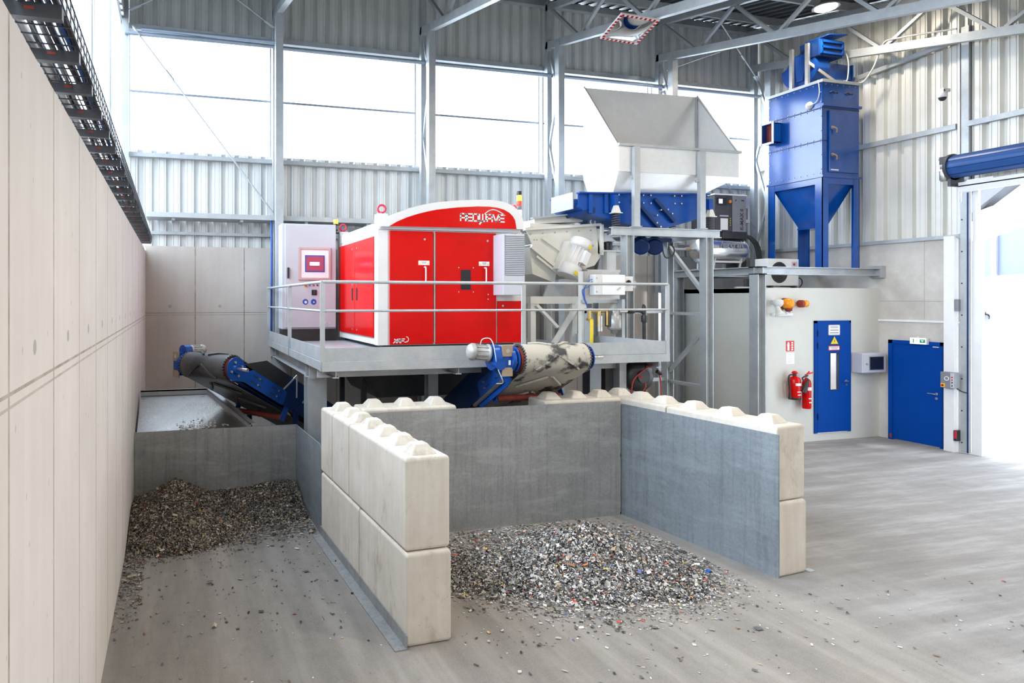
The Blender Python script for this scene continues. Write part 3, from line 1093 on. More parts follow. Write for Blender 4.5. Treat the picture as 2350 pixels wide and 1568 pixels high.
def heap(name, label, hfun, region, n, mat, size, seed, coremat, scatter):
    import numpy as np
    rng = np.random.default_rng(seed)
    x0, x1, y0, y1 = region
    nx = ny = 90
    gx = np.linspace(x0, x1, nx)
    gy = np.linspace(y0, y1, ny)
    X, Y = np.meshgrid(gx, gy, indexing='ij')
    Z = hfun(X, Y)
    bump = rng.normal(0, 0.010, Z.shape) * np.clip(Z / 0.05, 0, 1)
    Z = Z + bump
    v = [np.stack([X.ravel(), Y.ravel(), Z.ravel() - 0.012], 1)]
    faces = []
    I = np.arange(nx * ny).reshape(nx, ny)
    keep = (Z[:-1, :-1] + Z[1:, 1:] + Z[1:, :-1] + Z[:-1, 1:]) / 4 > 0.018
    quads = np.stack([I[:-1, :-1], I[1:, :-1], I[1:, 1:], I[:-1, 1:]], -1)[keep]
    tones = [np.full(len(quads), 0.10)]
    # flakes
    pts = []
    while len(pts) < n:
        c = rng.uniform((x0, y0), (x1, y1), (4000, 2))
        h = hfun(c[:, 0], c[:, 1])
        dens = np.clip(h / 0.035, 0, 1) + scatter(c[:, 0], c[:, 1])
        ok = rng.random(4000) < dens
        pts += list(c[ok])
    c = np.array(pts[:n])
    e = 0.012
    h = hfun(c[:, 0], c[:, 1])
    gxn = (hfun(c[:, 0] + e, c[:, 1]) - hfun(c[:, 0] - e, c[:, 1])) / (2 * e)
    gyn = (hfun(c[:, 0], c[:, 1] + e) - hfun(c[:, 0], c[:, 1] - e)) / (2 * e)
    N = np.stack([-gxn, -gyn, np.ones(n)], 1)
    N += rng.normal(0, 0.55, N.shape) * np.clip(h / 0.02, 0.15, 1)[:, None]
    N /= np.linalg.norm(N, axis=1)[:, None]
    A = rng.normal(0, 1, (n, 3))
    A -= N * (A * N).sum(1)[:, None]
    A /= np.linalg.norm(A, axis=1)[:, None]
    B = np.cross(N, A)
    l = size * rng.lognormal(0, 0.45, n)
    w = l * rng.uniform(0.25, 0.8, n)
    big = rng.random(n) < 0.02
    l[big] *= 2.4
    w[big] *= 0.6
    lift = rng.uniform(0.002, 0.016, n) * np.clip(h / 0.03, 0.2, 1) + 0.003
    P = np.stack([c[:, 0], c[:, 1], h], 1) + N * lift[:, None]
    P[:, 2] = np.maximum(P[:, 2], 0.004 + 0.12 * l)
    bend = (rng.uniform(-0.5, 0.9, n) * w * 0.6)[:, None] * N
    k0 = nx * ny
    q = [P - A * l[:, None] / 2 - B * w[:, None] / 2, P + A * l[:, None] / 2 * rng.uniform(0.6, 1, n)[:, None] - B * w[:, None] / 2,
         P + A * l[:, None] / 2 + bend, P - A * l[:, None] / 2 * rng.uniform(0.7, 1, n)[:, None] + bend,
         P + A * l[:, None] / 2 * rng.uniform(0.5, 1, n)[:, None] + B * w[:, None] / 2, P - A * l[:, None] / 2 + B * w[:, None] / 2]
    for qq in q:
        qq[:, 2] = np.maximum(qq[:, 2], 0.002)
        qq[:, 0] = np.clip(qq[:, 0], x0 + 0.004, x1 - 0.004)
        qq[:, 1] = np.clip(qq[:, 1], y0 + 0.004, y1 - 0.004)
    fv = np.stack(q, 1).reshape(-1, 3)
    b = k0 + 6 * np.arange(n)
    f1 = np.stack([b, b + 1, b + 2, b + 3], 1)
    f2 = np.stack([b + 3, b + 2, b + 4, b + 5], 1)
    tn = rng.random(n) ** 0.95
    allv = np.concatenate([v[0], fv])
    allf = np.concatenate([quads, f1, f2])
    tone = np.concatenate([tones[0], tn, tn])
    me = bpy.data.meshes.new(name)
    me.from_pydata(allv.tolist(), [], allf.tolist())
    at_ = me.attributes.new('tone', 'FLOAT', 'FACE')
    at_.data.foreach_set('value', tone.astype('float32'))
    me.materials.append(MAT[mat])
    me.update()
    o = bpy.data.objects.new(name, me)
    COL.objects.link(o)
    return tag(o, label, 'scrap heap', None, 'stuff')


def h_right(x, y):
    import numpy as np
    dx, dy = (x - 4.36) / 1.26, (y - 6.08) / 1.05
    r = np.sqrt(dx * dx + dy * dy) * (1 + 0.10 * np.sin(3 * np.arctan2(dy, dx) + 0.8) + 0.05 * np.sin(7 * np.arctan2(dy, dx)))
    a = 0.47 * np.clip(1 - r, 0, 1) ** 1.45
    b = 0.055 * np.exp(-((x - 3.15) / 0.62) ** 2 - ((y - 6.25) / 0.6) ** 2) - 0.012
    return np.maximum(np.maximum(a, b), 0)


def sc_right(x, y):
    import numpy as np
    r = np.sqrt(((x - 4.3) / 1.7) ** 2 + ((y - 6.2) / 1.35) ** 2)
    return 0.55 * np.exp(-(np.clip(r - 0.72, 0, 9) / 0.22) ** 2) * 0.5 + 0.010 * (r < 1.6)


heap('shredded_metal_heap', 'wide heap of pale grey shredded metal in the wide bay', h_right, (2.35, 5.72, 4.75, 7.41), 46000, 'scrap', 0.0175, 3, 'rawheap', sc_right)


def h_left(x, y):
    import numpy as np
    r = np.sqrt(((x - 0.03) / 1.0) ** 2 + ((y - 8.80) / 1.35) ** 2)
    a = 0.54 * np.clip(1 - r, 0, 1) ** 1.2
    b = 0.17 * np.clip(1 - (9.45 - y) / (1.85 - 0.35 * x), 0, 1) * np.clip(1.2 - 0.1 * x, 0, 1)
    c = 0.10 * np.exp(-((x - 1.5) / 0.4) ** 2 - ((y - 9.2) / 0.35) ** 2)
    return np.maximum(np.maximum(a, b) + c - 0.008, 0)


def sc_left(x, y):
    import numpy as np
    return 0.42 * np.exp(-(np.clip(7.95 + 0.12 * x - y, 0, 9) / 0.33) ** 2) * np.clip(1.15 - 0.35 * x, 0.15, 1.2) + 0.35 * (x < -0.3) * np.clip((y - 5.9) / 2.0, 0, 1) + 0.006


heap('shredded_metal_heap', 'dark brown heap of shredded metal in the narrow bay by the pale wall', h_left, (-0.525, 1.74, 5.6, 9.42), 42000, 'scrap_d', 0.017, 5, 'rawheap', sc_left)


def flat(x, y):
    return x * 0


def sc_floor(x, y):
    import numpy as np
    return 0.10 * np.exp(-((y - 4.7) / 0.7) ** 2) * np.exp(-((x - 4.5) / 1.8) ** 2) + 0.02 + 0.35 * np.exp(-((x - 2.1) / 0.25) ** 2 - ((y - 4.98) / 0.04) ** 2)


heap('scattered_scrap_bits', 'loose scrap bits strewn on the floor in front of the wide bay', flat, (2.0, 8.5, 2.9, 5.02), 260, 'scrap', 0.022, 8, 'rawheap', sc_floor)


def sc_floor2(x, y):
    return 0.03 + x * 0


heap('scattered_scrap_bits', 'loose scrap bits strewn on the floor of the lane before the narrow bay', flat, (-0.40, 1.72, 3.2, 5.9), 80, 'scrap', 0.020, 9, 'rawheap', sc_floor2)

# residue lying on the chute
m = MB()
rng = random.Random(4)
for i in range(140):
    y = 9.52 + abs(rng.gauss(0, 0.16))
    x = rng.gauss(0.38, 0.16)
    z = 0.985 + (y - 9.5) * 0.325 + 0.008 + 0.015 * (x > 0.5)
    s_ = rng.uniform(0.008, 0.020)
    a = rng.uniform(0, 3.1)
    m.add([(x - s_ * cos(a), y - s_ * sin(a), z), (x + s_ * sin(a), y - s_ * cos(a), z + s_ * 0.6), (x + s_ * cos(a), y + s_ * sin(a), z + s_), (x - s_ * sin(a), y + s_ * cos(a), z + s_ * 0.4)], [(0, 1, 2, 3)])
o = m.build('residue_bits', 'cable_w', recalc=False)
tag(o, 'pale bits of residue lying in the shiny chute', 'scrap', None, 'stuff')

# single larger shards
def shard(label, x, y, z, s_, mat, seed):
    r = random.Random(seed)
    m = MB()
    pts = [(x + s_ * cos(a) * r.uniform(0.5, 1), y + s_ * sin(a) * 0.6 * r.uniform(0.5, 1), z + s_ * r.uniform(0.0, 0.8)) for a in (0, 1.2, 2.5, 3.7, 5.0)]
    m.prism(pts, (0.004, -0.006, 0.004))
    tag(m.build('metal_shard', mat), label, 'shard')


shard('orange shard sticking out of the pale scrap heap', 4.02, 5.68, 0.20, 0.045, 'orange', 1)
shard('blue shard at the foot of the pale scrap heap', 5.46, 5.60, 0.006, 0.05, 'sticker', 2)
shard('dark blue twisted shard on the floor before the dark heap', 0.36, 6.72, 0.006, 0.06, 'navy', 3)
# ================================================================ steel platform
DZ = 2.10
t = thing('steel_platform', 'galvanised steel working platform with guard rails carrying the red machine', 'platform', (4.4, 10.2, 0))
MB().box(1.84, 7.02, 7.96, 12.92, DZ - 0.035, DZ).build('deck_grating', 'galv', t)
m = MB()
m.box(1.81, 7.05, 7.93, 7.95, 1.985, 2.10).box(1.81, 7.05, 7.95, 8.02, 1.985, 2.00).box(1.81, 1.83, 7.95, 12.95, 1.985, 2.10)
m.box(7.03, 7.05, 7.95, 12.95, 1.985, 2.10)
m.build('edge_channel', 'galv', t)
m = MB()
m.ibeam((2.0, 9.10, 1.92), (2.0, 12.92, 1.92), 0.29, 0.24)
m.ibeam((1.85, 9.18, 1.92), (7.0, 9.18, 1.92), 0.29, 0.20)
m.ibeam((1.85, 12.7, 1.92), (7.0, 12.7, 1.92), 0.29, 0.20)
m.ibeam((6.9, 9.1, 1.92), (6.9, 12.9, 1.92), 0.29, 0.20)
m.build('main_beams', 'galv', t)
m = MB()
for x in (2.0, 3.7, 5.4, 6.9):
    m.ibeam((x, 7.98, 1.97), (x, 9.1, 1.97), 0.16, 0.08)
m.box(1.85, 7.0, 8.35, 8.43, 1.86, 1.98)
m.build('cantilever_beams', 'galv', t)
for x, y, w in ((2.0, 9.22, 0.28), (3.80, 9.18, 0.16), (6.62, 9.18, 0.20), (2.0, 12.6, 0.28), (6.62, 12.6, 0.2)):
    l = MB()
    l.ibeam((x, y, 0.02), (x, y, 1.78), w, w, (0, 1, 0), 0.018, 0.014)
    l.box(x - w / 2 - 0.04, x + w / 2 + 0.04, y - w / 2 - 0.04, y + w / 2 + 0.04, 0, 0.02)
    l.build('leg', 'galv', t)
# toe boards, rails
m = MB()
MB().box(1.83, 7.0, 7.955, 7.963, 2.105, 2.28).build('toe_board', 'galv', t)
MB().box(1.83, 1.838, 8.0, 12.9, 2.105, 2.28).build('toe_board', 'galv', t)
MB().box(7.02, 7.028, 8.0, 10.2, 2.105, 2.28).build('toe_board', 'galv', t)
for nm, z, r in (('handrail', 3.12, 0.021), ('midrail', 2.75, 0.016)):
    m = MB()
    m.tube([(1.82, 12.9, z), (1.82, 7.96, z)], r)
    m.tube([(1.82, 7.96, z), (7.03, 7.96, z)], r)
    if nm == 'handrail':
        m.tube([(7.03, 7.96, z), (7.03, 8.0, z)], r)
    m.build(nm, 'galv', t)
for x, y in ((1.82, 7.96), (4.66, 7.96), (7.03, 7.96), (1.82, 10.35), (1.82, 12.75)):
    MB().box(x - 0.03, x + 0.03, y - 0.012, y + 0.012, 1.99, 3.12).build('railing_post', 'galv', t)
MB().box(1.87, 2.13, 9.02, 9.06, 1.77, 2.07).build('stiffener_plate', 'galv', t)

# ================================================================ red sorting machine
MX0, MX1, MY0, MY1, MZ0, MZ1 = 3.16, 5.71, 9.81, 12.36, 2.16, 4.04
t = thing('sorting_machine', 'large red and white sorting machine with an arched front on the steel platform', 'machine', (4.4, 11.0, DZ))
m = MB().box(MX0, MX1, MY0, MY1, MZ0, MZ1)
m.box(MX0 - 0.01, MX1 + 0.01, MY0 + 0.3, MY1, MZ1 - 0.06, MZ1 + 0.10)
m.box(MX0 - 0.02, MX0 + 0.16, MY0 - 0.01, MY0 + 0.17, MZ0, 4.27)
m.box(MX0 - 0.02, MX0 + 0.16, MY1 - 0.16, MY1 + 0.01, MZ0, 4.22)
m.box(MX1 - 0.14, MX1 + 0.01, MY0 + 0.06, MY0 + 0.30, MZ0, 4.36)
m.build('body', 'white', t, bevel=0.008)
MB().box(MX0 + 0.1, MX1 - 0.1, MY0 + 0.1, MY1 - 0.1, DZ, MZ0).build('base_frame', 'dark', t)


def mpx(px, py):
    """front face pixel -> x, z on the plane y = 9.79"""
    tt = (px - 794.9) / 1481.25
    fw = 9.79 / (cos(radians(15)) - tt * sin(radians(15)))
    return (tt * fw * cos(radians(15)) + fw * sin(radians(15)), 2.9 - (py - 687) / 1481.25 * fw)


outer = [(871, 521), (871, 511.5), (890.8, 499), (913, 488), (936.7, 479), (966, 471.5), (998, 466), (1043.8, 462), (1089.7, 460.5), (1122, 461), (1142, 463.5),
         (1158, 468), (1172, 475), (1183, 484), (1190.5, 496), (1195, 510), (1196.5, 527.7)]
inner = [(889, 520.6), (906, 510.5), (928, 501), (952, 493.3), (975, 487.5), (998, 483), (1043.8, 478), (1089.7, 475.8), (1116, 476.3), (1134, 478.5), (1150, 483), (1162, 490), (1170, 498), (1175.5, 508), (1178.5, 527.3)]
m = MB()
m.xz([mpx(*q) for q in outer], 9.70, 10.25)
m.build('arched_fascia', 'white', t)
m = MB()
m.xz([mpx(*q) for q in inner], 9.692, 9.75)
m.build('arched_red_panel', 'red', t)
MB().box(MX0 + 0.0, MX1 - 0.08, 9.755, 9.81, 4.02, 4.085).build('shadow_gap_rail', 'ltgrey', t)


def mdoor(x0, x1, z0, z1, handle_x=None, lab_x=None, lock=None, window=False):
    d = MB().box(x0, x1, 9.775, 9.808, z0, z1).build('door', 'red', t, bevel=0.006)
    if handle_x:
        h = MB().tube([(handle_x, 9.775, 3.42), (handle_x, 9.72, 3.41), (handle_x, 9.715, 3.30), (handle_x, 9.72, 3.19), (handle_x, 9.775, 3.18)], 0.012)
        h.build('handle', 'white', d)
        MB().box(handle_x - 0.105, handle_x + 0.085, 9.772, 9.776, 3.455, 3.525).build('warning_label', 'paper', d)
        m = MB()
        for q in (-0.08, 0.06):
            m.prism([(handle_x + q - 0.018, 9.7715, 3.47), (handle_x + q + 0.018, 9.7715, 3.47), (handle_x + q, 9.7715, 3.502)], (0, -0.001, 0))
        m.build('label_symbols', 'yellow', d)
        MB().box(handle_x - 0.05, handle_x + 0.03, 9.770, 9.7725, 3.50, 3.506).box(handle_x - 0.05, handle_x + 0.03, 9.770, 9.7725, 3.482, 3.487).build('label_print', 'ink', d)
    if lock:
        MB().cyl((lock[0], 9.775, lock[1]), (lock[0], 9.762, lock[1]), 0.018).build('lock', 'steel', d)
    return d


d1 = mdoor(3.34, 4.085, 2.17, 4.0, 3.93, lock=(3.93, 3.87))
d2 = mdoor(4.125, 5.215, 2.17, 4.0, 5.0, lock=(5.05, 3.87))
w = MB().box(4.57, 4.745, 9.768, 9.776, 3.06, 3.385).build('viewing_window', 'screen', d2)
MB().box(4.57, 4.745, 9.764, 9.769, 3.17, 3.19).build('window_bar', 'dark', d2)
m = MB()
for q in ((4.53, 3.42), (4.79, 3.42), (4.53, 3.02), (4.79, 3.02), (5.06, 2.98), (5.06, 2.90)):
    m.cyl((q[0], 9.775, q[1]), (q[0], 9.768, q[1]), 0.011, n=10)
m.build('door_bolts', 'chrome', d2)
d3 = mdoor(5.245, 5.69, 2.17, 2.87, lock=(5.33, 2.79))
MB().box(4.094, 4.116, 9.77, 9.805, 2.2, 3.98).build('hinge_strip', 'steel', t)
# side doors
for y0, y1, hy in ((9.99, 11.08, 10.95), (11.10, 12.22, 11.24)):
    d = MB().box(3.125, 3.158, y0, y1, 2.28, 3.92).build('side_door', 'red', t, bevel=0.006)
    MB().box(3.118, 3.126, hy - 0.03, hy + 0.03, 2.88, 3.10).build('recessed_handle', 'black', d)
    m = MB()
    for z in (2.36, 3.8):
        m.cyl((3.125, hy, z), (3.115, hy, z), 0.016, n=10)
    m.cyl((3.125, hy, 3.16), (3.117, hy, 3.16), 0.02, n=10)
    m.build('locks', 'steel', d)
# lifting rings
for x, y, z, nr in ((3.24, 9.90, 4.27, (0.35, 1, 0)), (3.22, 12.27, 4.22, (0.35, 1, 0)), (5.64, 9.97, 4.36, (1, 0.25, 0)), (5.6, 12.2, 4.14, (1, 0.2, 0))):
    r_ = MB().ring((x, y, z + 0.085), nr, 0.062, 0.018)
    r_.cyl((x, y, z), (x, y, z + 0.03), 0.03, n=12)
    r_.build('lifting_ring', 'ring', t)
# cooling unit on the front
c_ = MB().box(5.16, 5.555, 9.44, 9.80, 2.965, 3.965).build('cooling_unit', 'ltgrey', t, bevel=0.012)
m = MB()
z = 3.30
while z < 3.93:
    m.box(5.20, 5.53, 9.428, 9.441, z, z + 0.012)
    z += 0.03
m.build('louvre_slats', 'ltgrey', c_)
MB().box(5.19, 5.54, 9.432, 9.4395, 3.29, 3.94).build('louvre_panel', 'grey', c_)
MB().box(5.36, 5.40, 9.45, 9.48, 3.965, 3.985).build('top_fitting', 'tan', c_)

# lettering on the fascia: drawn as strokes
def strokes(name, mat, x, z, h, parent, y, word, th, slant=0.0):
    lib = {'R': ([[(0, 0), (0, .86), (.14, 1), (.66, 1), (.8, .86), (.8, 0)], [(0, .42), (.8, .42)]], 1.02),
           'A': ([[(0, 0), (0, .86), (.14, 1), (.66, 1), (.8, .86), (.8, 0)], [(0, .42), (.8, .42)]], 1.00),
           'E': ([[(.8, 0), (.1, 0), (0, .1), (0, .9), (.1, 1), (.8, 1)], [(0, .5), (.74, .5)]], 0.98),
           'D': ([[(0, 0), (.68, 0), (.8, .12), (.8, .88), (.68, 1), (0, 1), (0, 0)]], 1.02),
           'W': ([[(0, 1), (0, .12), (.12, 0), (.93, 0), (1.05, .12), (1.05, 1)], [(.52, 1), (.52, 0)], [(.42, .02), (.02, -.42)]], 1.24),
           'V': ([[(0, 1), (.38, .05), (.48, .05), (.84, 1)]], 0.98),
           'X': ([[(0, 0), (.8, 1)], [(0, 1), (.8, 0)]], 0.95),
           'r': ([[(0, 0), (0, 1), (.7, 1), (.8, .86), (.8, .56), (.7, .44), (0, .44)], [(.38, .44), (.8, 0)]], 0.98),
           'F': ([[(0, 0), (0, 1), (.8, 1)], [(0, .5), (.7, .5)]], 0.9)}
    m = MB()
    for ch in word:
        st, adv = lib[ch]
        for pl in st:
            for a, b in zip(pl, pl[1:]):
                pa = (x + (a[0] + slant * a[1]) * h, y, z + a[1] * h)
                pb = (x + (b[0] + slant * b[1]) * h, y, z + b[1] * h)
                dv = (Vector(pb) - Vector(pa)).normalized() * th * 0.35
                m.bar(Vector(pa) - dv, Vector(pb) + dv, th, 0.004, (0, 1, 0))
        x += adv * h
    return m.build(name, mat, parent), x


_, xe = strokes('brand_lettering', 'white', 4.525, 4.185, 0.112, t, 9.688, 'REDWAVE', 0.023)
pts = [(4.955 + 0.36 * i / 14, 9.688, 4.30 + 0.082 * sin(pi * (i / 14) ** 0.85)) for i in range(15)]
m = MB()
for a, b in zip(pts, pts[1:]):
    m.bar(a, Vector(b) + (Vector(b) - Vector(a)) * 0.1, 0.016, 0.004, (0, 1, 0))
m.bar((5.30, 9.688, 4.30), (5.335, 9.688, 4.297), 0.01, 0.004, (0, 1, 0))
m.build('brand_arc', 'white', t)
strokes('type_lettering', 'white', 3.40, 2.20, 0.062, d1, 9.772, 'XrF', 0.016, 0.3)
m = MB()
for k in range(9):
    a0, a1 = -1.9 + k * 0.36, -1.9 + (k + 1) * 0.36
    m.bar((3.60 + 0.055 * cos(a0), 9.772, 2.255 + 0.045 * sin(a0)), (3.60 + 0.055 * cos(a1), 9.772, 2.255 + 0.045 * sin(a1)), 0.012, 0.004, (0, 1, 0))
m.build('type_swirl', 'white', d1)

# signal lamps on the machine
def beacon(name, label, x, y, z, segs, pole, parent=None):
    s = thing(name, label, 'signal lamp', (x, y, z))
    MB().cyl((x, y, z), (x, y, z + pole), 0.014, n=10).box(x - 0.035, x + 0.035, y - 0.02, y + 0.02, z + pole * 0.35, z + pole * 0.35 + 0.03).build('pole', 'black', s)
    zz = z + pole
    for nm, mt, hh, r in segs:
        MB().spin((x, y, zz), (0, 0, 1), [(r * 0.94, 0), (r, 0.006), (r, hh - 0.008), (r * 0.92, hh)]).build(nm, mt, s)
        zz += hh
    return s


beacon('signal_tower', 'signal tower lamp with yellow, red and white rings beside the arched fascia', 5.80, 10.05, 4.05,
       [('base', 'black', 0.03, 0.036), ('white_ring', 'lit_white', 0.10, 0.046), ('grey_ring', 'grey', 0.07, 0.040), ('red_ring', 'lit_red', 0.085, 0.044), ('yellow_ring', 'lit_amber', 0.10, 0.044), ('cap', 'black', 0.07, 0.042)], 0.27)
beacon('beacon_lamp', 'small amber beacon on a black bracket beside the control cabinet', 3.08, 12.30, 4.18,
       [('base', 'black', 0.03, 0.04), ('lens', 'lit_amber', 0.085, 0.045)], 0.17)
MB().bar((3.08, 12.30, 4.20), (3.2, 12.30, 4.20), 0.03, 0.03).build('bracket', 'black', bpy.data.objects['beacon_lamp'])
MB().bar((5.80, 10.05, 4.07), (5.70, 10.05, 4.07), 0.03, 0.03).build('bracket', 'cream', bpy.data.objects['signal_tower'])

# ================================================================ control cabinet
t = thing('control_cabinet', 'tall light grey control cabinet with a touch screen on the platform', 'cabinet', (2.5, 12.3, DZ))
MB().box(1.98, 3.04, 12.12, 12.52, 2.33, 4.34).build('housing', 'ltgrey', t, bevel=0.012)
MB().box(2.0, 3.03, 12.14, 12.5, DZ, 2.33).build('plinth', 'black', t)
d = MB().box(2.04, 3.03, 12.085, 12.118, 2.36, 4.32).build('door', 'ltgrey', t, bevel=0.008)
f = MB().box(2.29, 2.92, 12.055, 12.085, 3.27, 3.31).box(2.29, 2.92, 12.055, 12.085, 3.85, 3.89).box(2.29, 2.33, 12.055, 12.085, 3.31, 3.85).box(2.88, 2.92, 12.055, 12.085, 3.31, 3.85)
f.build('screen_bezel', 'pink', d)
MB().box(2.33, 2.88, 12.075, 12.084, 3.31, 3.85).build('screen_panel', 'paper', d)
MB().box(2.42, 2.80, 12.066, 12.0748, 3.42, 3.74).build('screen_frame', 'sticker', d)
MB().box(2.44, 2.78, 12.062, 12.0658, 3.44, 3.72).build('touch_screen', 'display', d)
MB().box(2.51, 2.70, 12.058, 12.0615, 3.545, 3.61).build('screen_window', 'display_b', d)
MB().box(2.08, 2.115, 12.05, 12.085, 3.30, 3.50).build('swing_handle', 'black', d)
for x, mt, r in ((2.43, 'yellow', 0.036), (2.51, 'sticker', 0.018), (2.585, 'ring', 0.018), (2.66, 'dark', 0.018)):
    b = MB().cyl((x, 12.085, 3.17), (x, 12.072, 3.17), r, n=16).build('push_button', mt, d)
    if mt == 'yellow':
        MB().cyl((x, 12.072, 3.17), (x, 12.05, 3.17), 0.024, n=16).build('stop_cap', 'red', b)
MB().box(2.55, 2.65, 12.07, 12.085, 2.98, 3.08).build('switch_plate', 'black', d)
MB().bar((2.60, 12.062, 3.00), (2.60, 12.062, 3.06), 0.02, 0.02, (0, 1, 0)).build('rotary_knob', 'dark', d)
for x in (2.43, 2.59):
    b = MB().cyl((x, 12.085, 2.85), (x, 12.082, 2.85), 0.055, n=24).build('safety_sticker', 'sticker', d)
    MB().cyl((x + 0.005, 12.082, 2.845), (x + 0.005, 12.0812, 2.845), 0.026 if x < 2.5 else 0.014, n=12).build('sticker_symbol', 'paper', b)
strokes('type_lettering', 'paper', 2.78, 2.41, 0.045, d, 12.082, 'XrF', 0.010, 0.3)

# ladder of pipes beside the cabinet
t = thing('riser_pipes', 'bundle of blue and grey pipes rising beside the control cabinet', 'pipe', (1.9, 12.75, DZ))
MB().tube([(1.885, 12.8, DZ), (1.885, 12.8, 4.35), (1.83, 12.85, 4.5)], 0.022).build('blue_pipe', 'bluehose', t)
MB().tube([(1.94, 12.85, DZ), (1.94, 12.85, 4.35), (1.88, 12.9, 4.5)], 0.02).build('grey_pipe', 'galv', t)
for z in (2.6, 3.2, 3.8, 4.2):
    MB().box(1.855, 1.975, 12.86, 12.90, z, z + 0.03).build('clamp', 'galv', t)

# ================================================================ belt conveyors (built along local +y, head at the origin)


def conveyor(label, head, rotz, L, dusty, side_motor):
    t = thing('belt_conveyor', label, 'conveyor', (head[0], head[1], 0), rotz, 'discharge belt conveyors')
    zc = head[2]
    s, c = sin(radians(29)), cos(radians(29))
    R, hw = 0.19, 0.47
    belt = 'belt_d' if dusty else 'belt'

    def P(x, a, h):  # a along the run (down), h perpendicular above the run
        return (x, a * c + h * s, zc - a * s + h * c)
    # belt loop
    prof = []
    n = 16
    for i in range(n + 1):
        q = pi / 2 + pi * i / n
        prof.append((R * cos(q), R * sin(q)))
    for i in range(n + 1):
        q = -pi / 2 + pi * i / n
        prof.append((L + R * 0.8 * cos(q), R * 0.8 * sin(q)))
    m = MB()
    lo = [P(-hw, a, h) for a, h in prof]
    hi = [P(hw, a, h) for a, h in prof]
    k = len(prof)
    m.add(lo + hi, [(i, (i + 1) % k, k + (i + 1) % k, k + i) for i in range(k)], True)
    li = [P(-hw, a * 0.999 + 0.001, h * 0.93) for a, h in prof]
    hi2 = [P(hw, a * 0.999 + 0.001, h * 0.93) for a, h in prof]
    m.add(lo + li, [(i, (i + 1) % k, k + (i + 1) % k, k + i) for i in range(k)])
    m.add(hi + hi2, [(i, (i + 1) % k, k + (i + 1) % k, k + i) for i in range(k)])
    b = m.build('belt', belt, t, local=True)
    # chevron cleats
    cl = MB()
    for a0 in [0.25 + 0.55 * i for i in range(int((L - 0.3) / 0.55))]:
        for sx in (-1, 1):
            cl.bar(P(0.03 * sx, a0 - 0.12, -R - 0.012), P(0.33 * sx, a0 + 0.20, -R - 0.012), 0.03, 0.026, (0, 0, 1))
            cl.bar(P(0.03 * sx, a0 + 0.05, R + 0.012), P(0.33 * sx, a0 - 0.24, R + 0.012), 0.03, 0.026, (0, 0, 1))
    for sx in (-1, 1):
        pa = [(R + 0.012) * 1.0, 0]
        for q0, q1, x0, x1 in ((195, 222, 0.02, 0.17), (222, 250, 0.17, 0.31)):
            def W(q, x):
                q = radians(q)
                return P(x * sx, (R + 0.012) * cos(q), (R + 0.012) * sin(q))
            cl.bar(W(q0, x0), W(q1, x1), 0.03, 0.026, W(q0, 0))
        for q0, q1, x0, x1 in ((100, 122, 0.30, 0.18), (122, 145, 0.18, 0.05)):
            cl.bar(W(q0, x0), W(q1, x1), 0.03, 0.026, (0, -0.5, 1))
    cl.build('chevron_cleats', belt, b, local=True)
    # pulley ends and lagging
    for sx in (-1, 1):
        m = MB()
        m.cyl(P(sx * (hw - 0.02), 0, 0), P(sx * (hw + 0.035), 0, 0), R - 0.035, n=28)
        m.build('head_pulley', 'redrubber', t, local=True)
        m = MB()
        for i in range(30):
            q = 2 * pi * i / 30
            m.bar(P(sx * (hw + 0.004), (R - 0.02) * cos(q), (R - 0.02) * sin(q)), P(sx * (hw + 0.004), (R + 0.004) * cos(q), (R + 0.004) * sin(q)), 0.022, 0.03, (1, 0, 0))
        m.build('pulley_lagging', 'dark', t, local=True)
    # bearing plate with slotted take-up arm (both sides)
    for sx in (-1, 1):
        x0, x1 = sx * (hw + 0.06), sx * (hw + 0.075)
        poly = []
        for i in range(19):
            q = radians(60 + 240 * i / 18)
            poly.append((0.165 * cos(q), 0.165 * sin(q)))
        poly += [(0.22, -0.10), (1.07, -0.10), (1.10, -0.07), (1.10, 0.09), (1.07, 0.12), (0.30, 0.12), (0.22, 0.05)]
        m = MB()
        m.prism([P(x0, a, h) for a, h in poly], (x1 - x0, 0, 0))
        arm = m.build('take_up_plate', 'blue', t, local=True)
        m = MB()
        for a0 in (0.33, 0.76):
            for hh in (0.055, -0.035):
                m.prism([P(sx * (hw + 0.0755), a, hh + dh) for a, dh in ((a0, -0.008), (a0 + 0.23, -0.008), (a0 + 0.23, 0.008), (a0, 0.008))], (sx * 0.002, 0, 0))
        m.build('slots', 'black', arm, local=True)
        m = MB()
        for a0 in (0.47, 0.90):
            for hh in (0.055, -0.035):
                m.cyl(P(sx * (hw + 0.075), a0, hh), P(sx * (hw + 0.095), a0, hh), 0.016, n=8)
        m.build('bolts', 'chrome', arm, local=True)
        m = MB()
        m.prism([P(sx * (hw + 0.045), a, h) for a, h in ((0.3, -0.09), (L, -0.09), (L, 0.11), (0.3, 0.11))], (sx * 0.014, 0, 0))
        MB().prism([P(sx * (hw + 0.045), a, h) for a, h in ((0.12, 0.13), (1.05, 0.13), (1.05, 0.36), (0.50, 0.36))], (sx * 0.006, 0, 0)).build('rubber_skirt', 'black' if not side_motor else 'navy', t, local=True)
        m.prism([P(sx * (hw + 0.045), a, h) for a, h in ((1.05, 0.11), (L, 0.11), (L, 0.36), (1.05, 0.36))], (sx * 0.006, 0, 0))
        m.build('side_frame', 'navy', t, local=True)
        # bearing
        m = MB()
        m.cyl(P(sx * (hw + 0.075), 0, 0), P(sx * (hw + 0.115), 0, 0), 0.075, 0.06, n=20)
        bb = m.build('bearing', 'blue', t, local=True)
        m = MB()
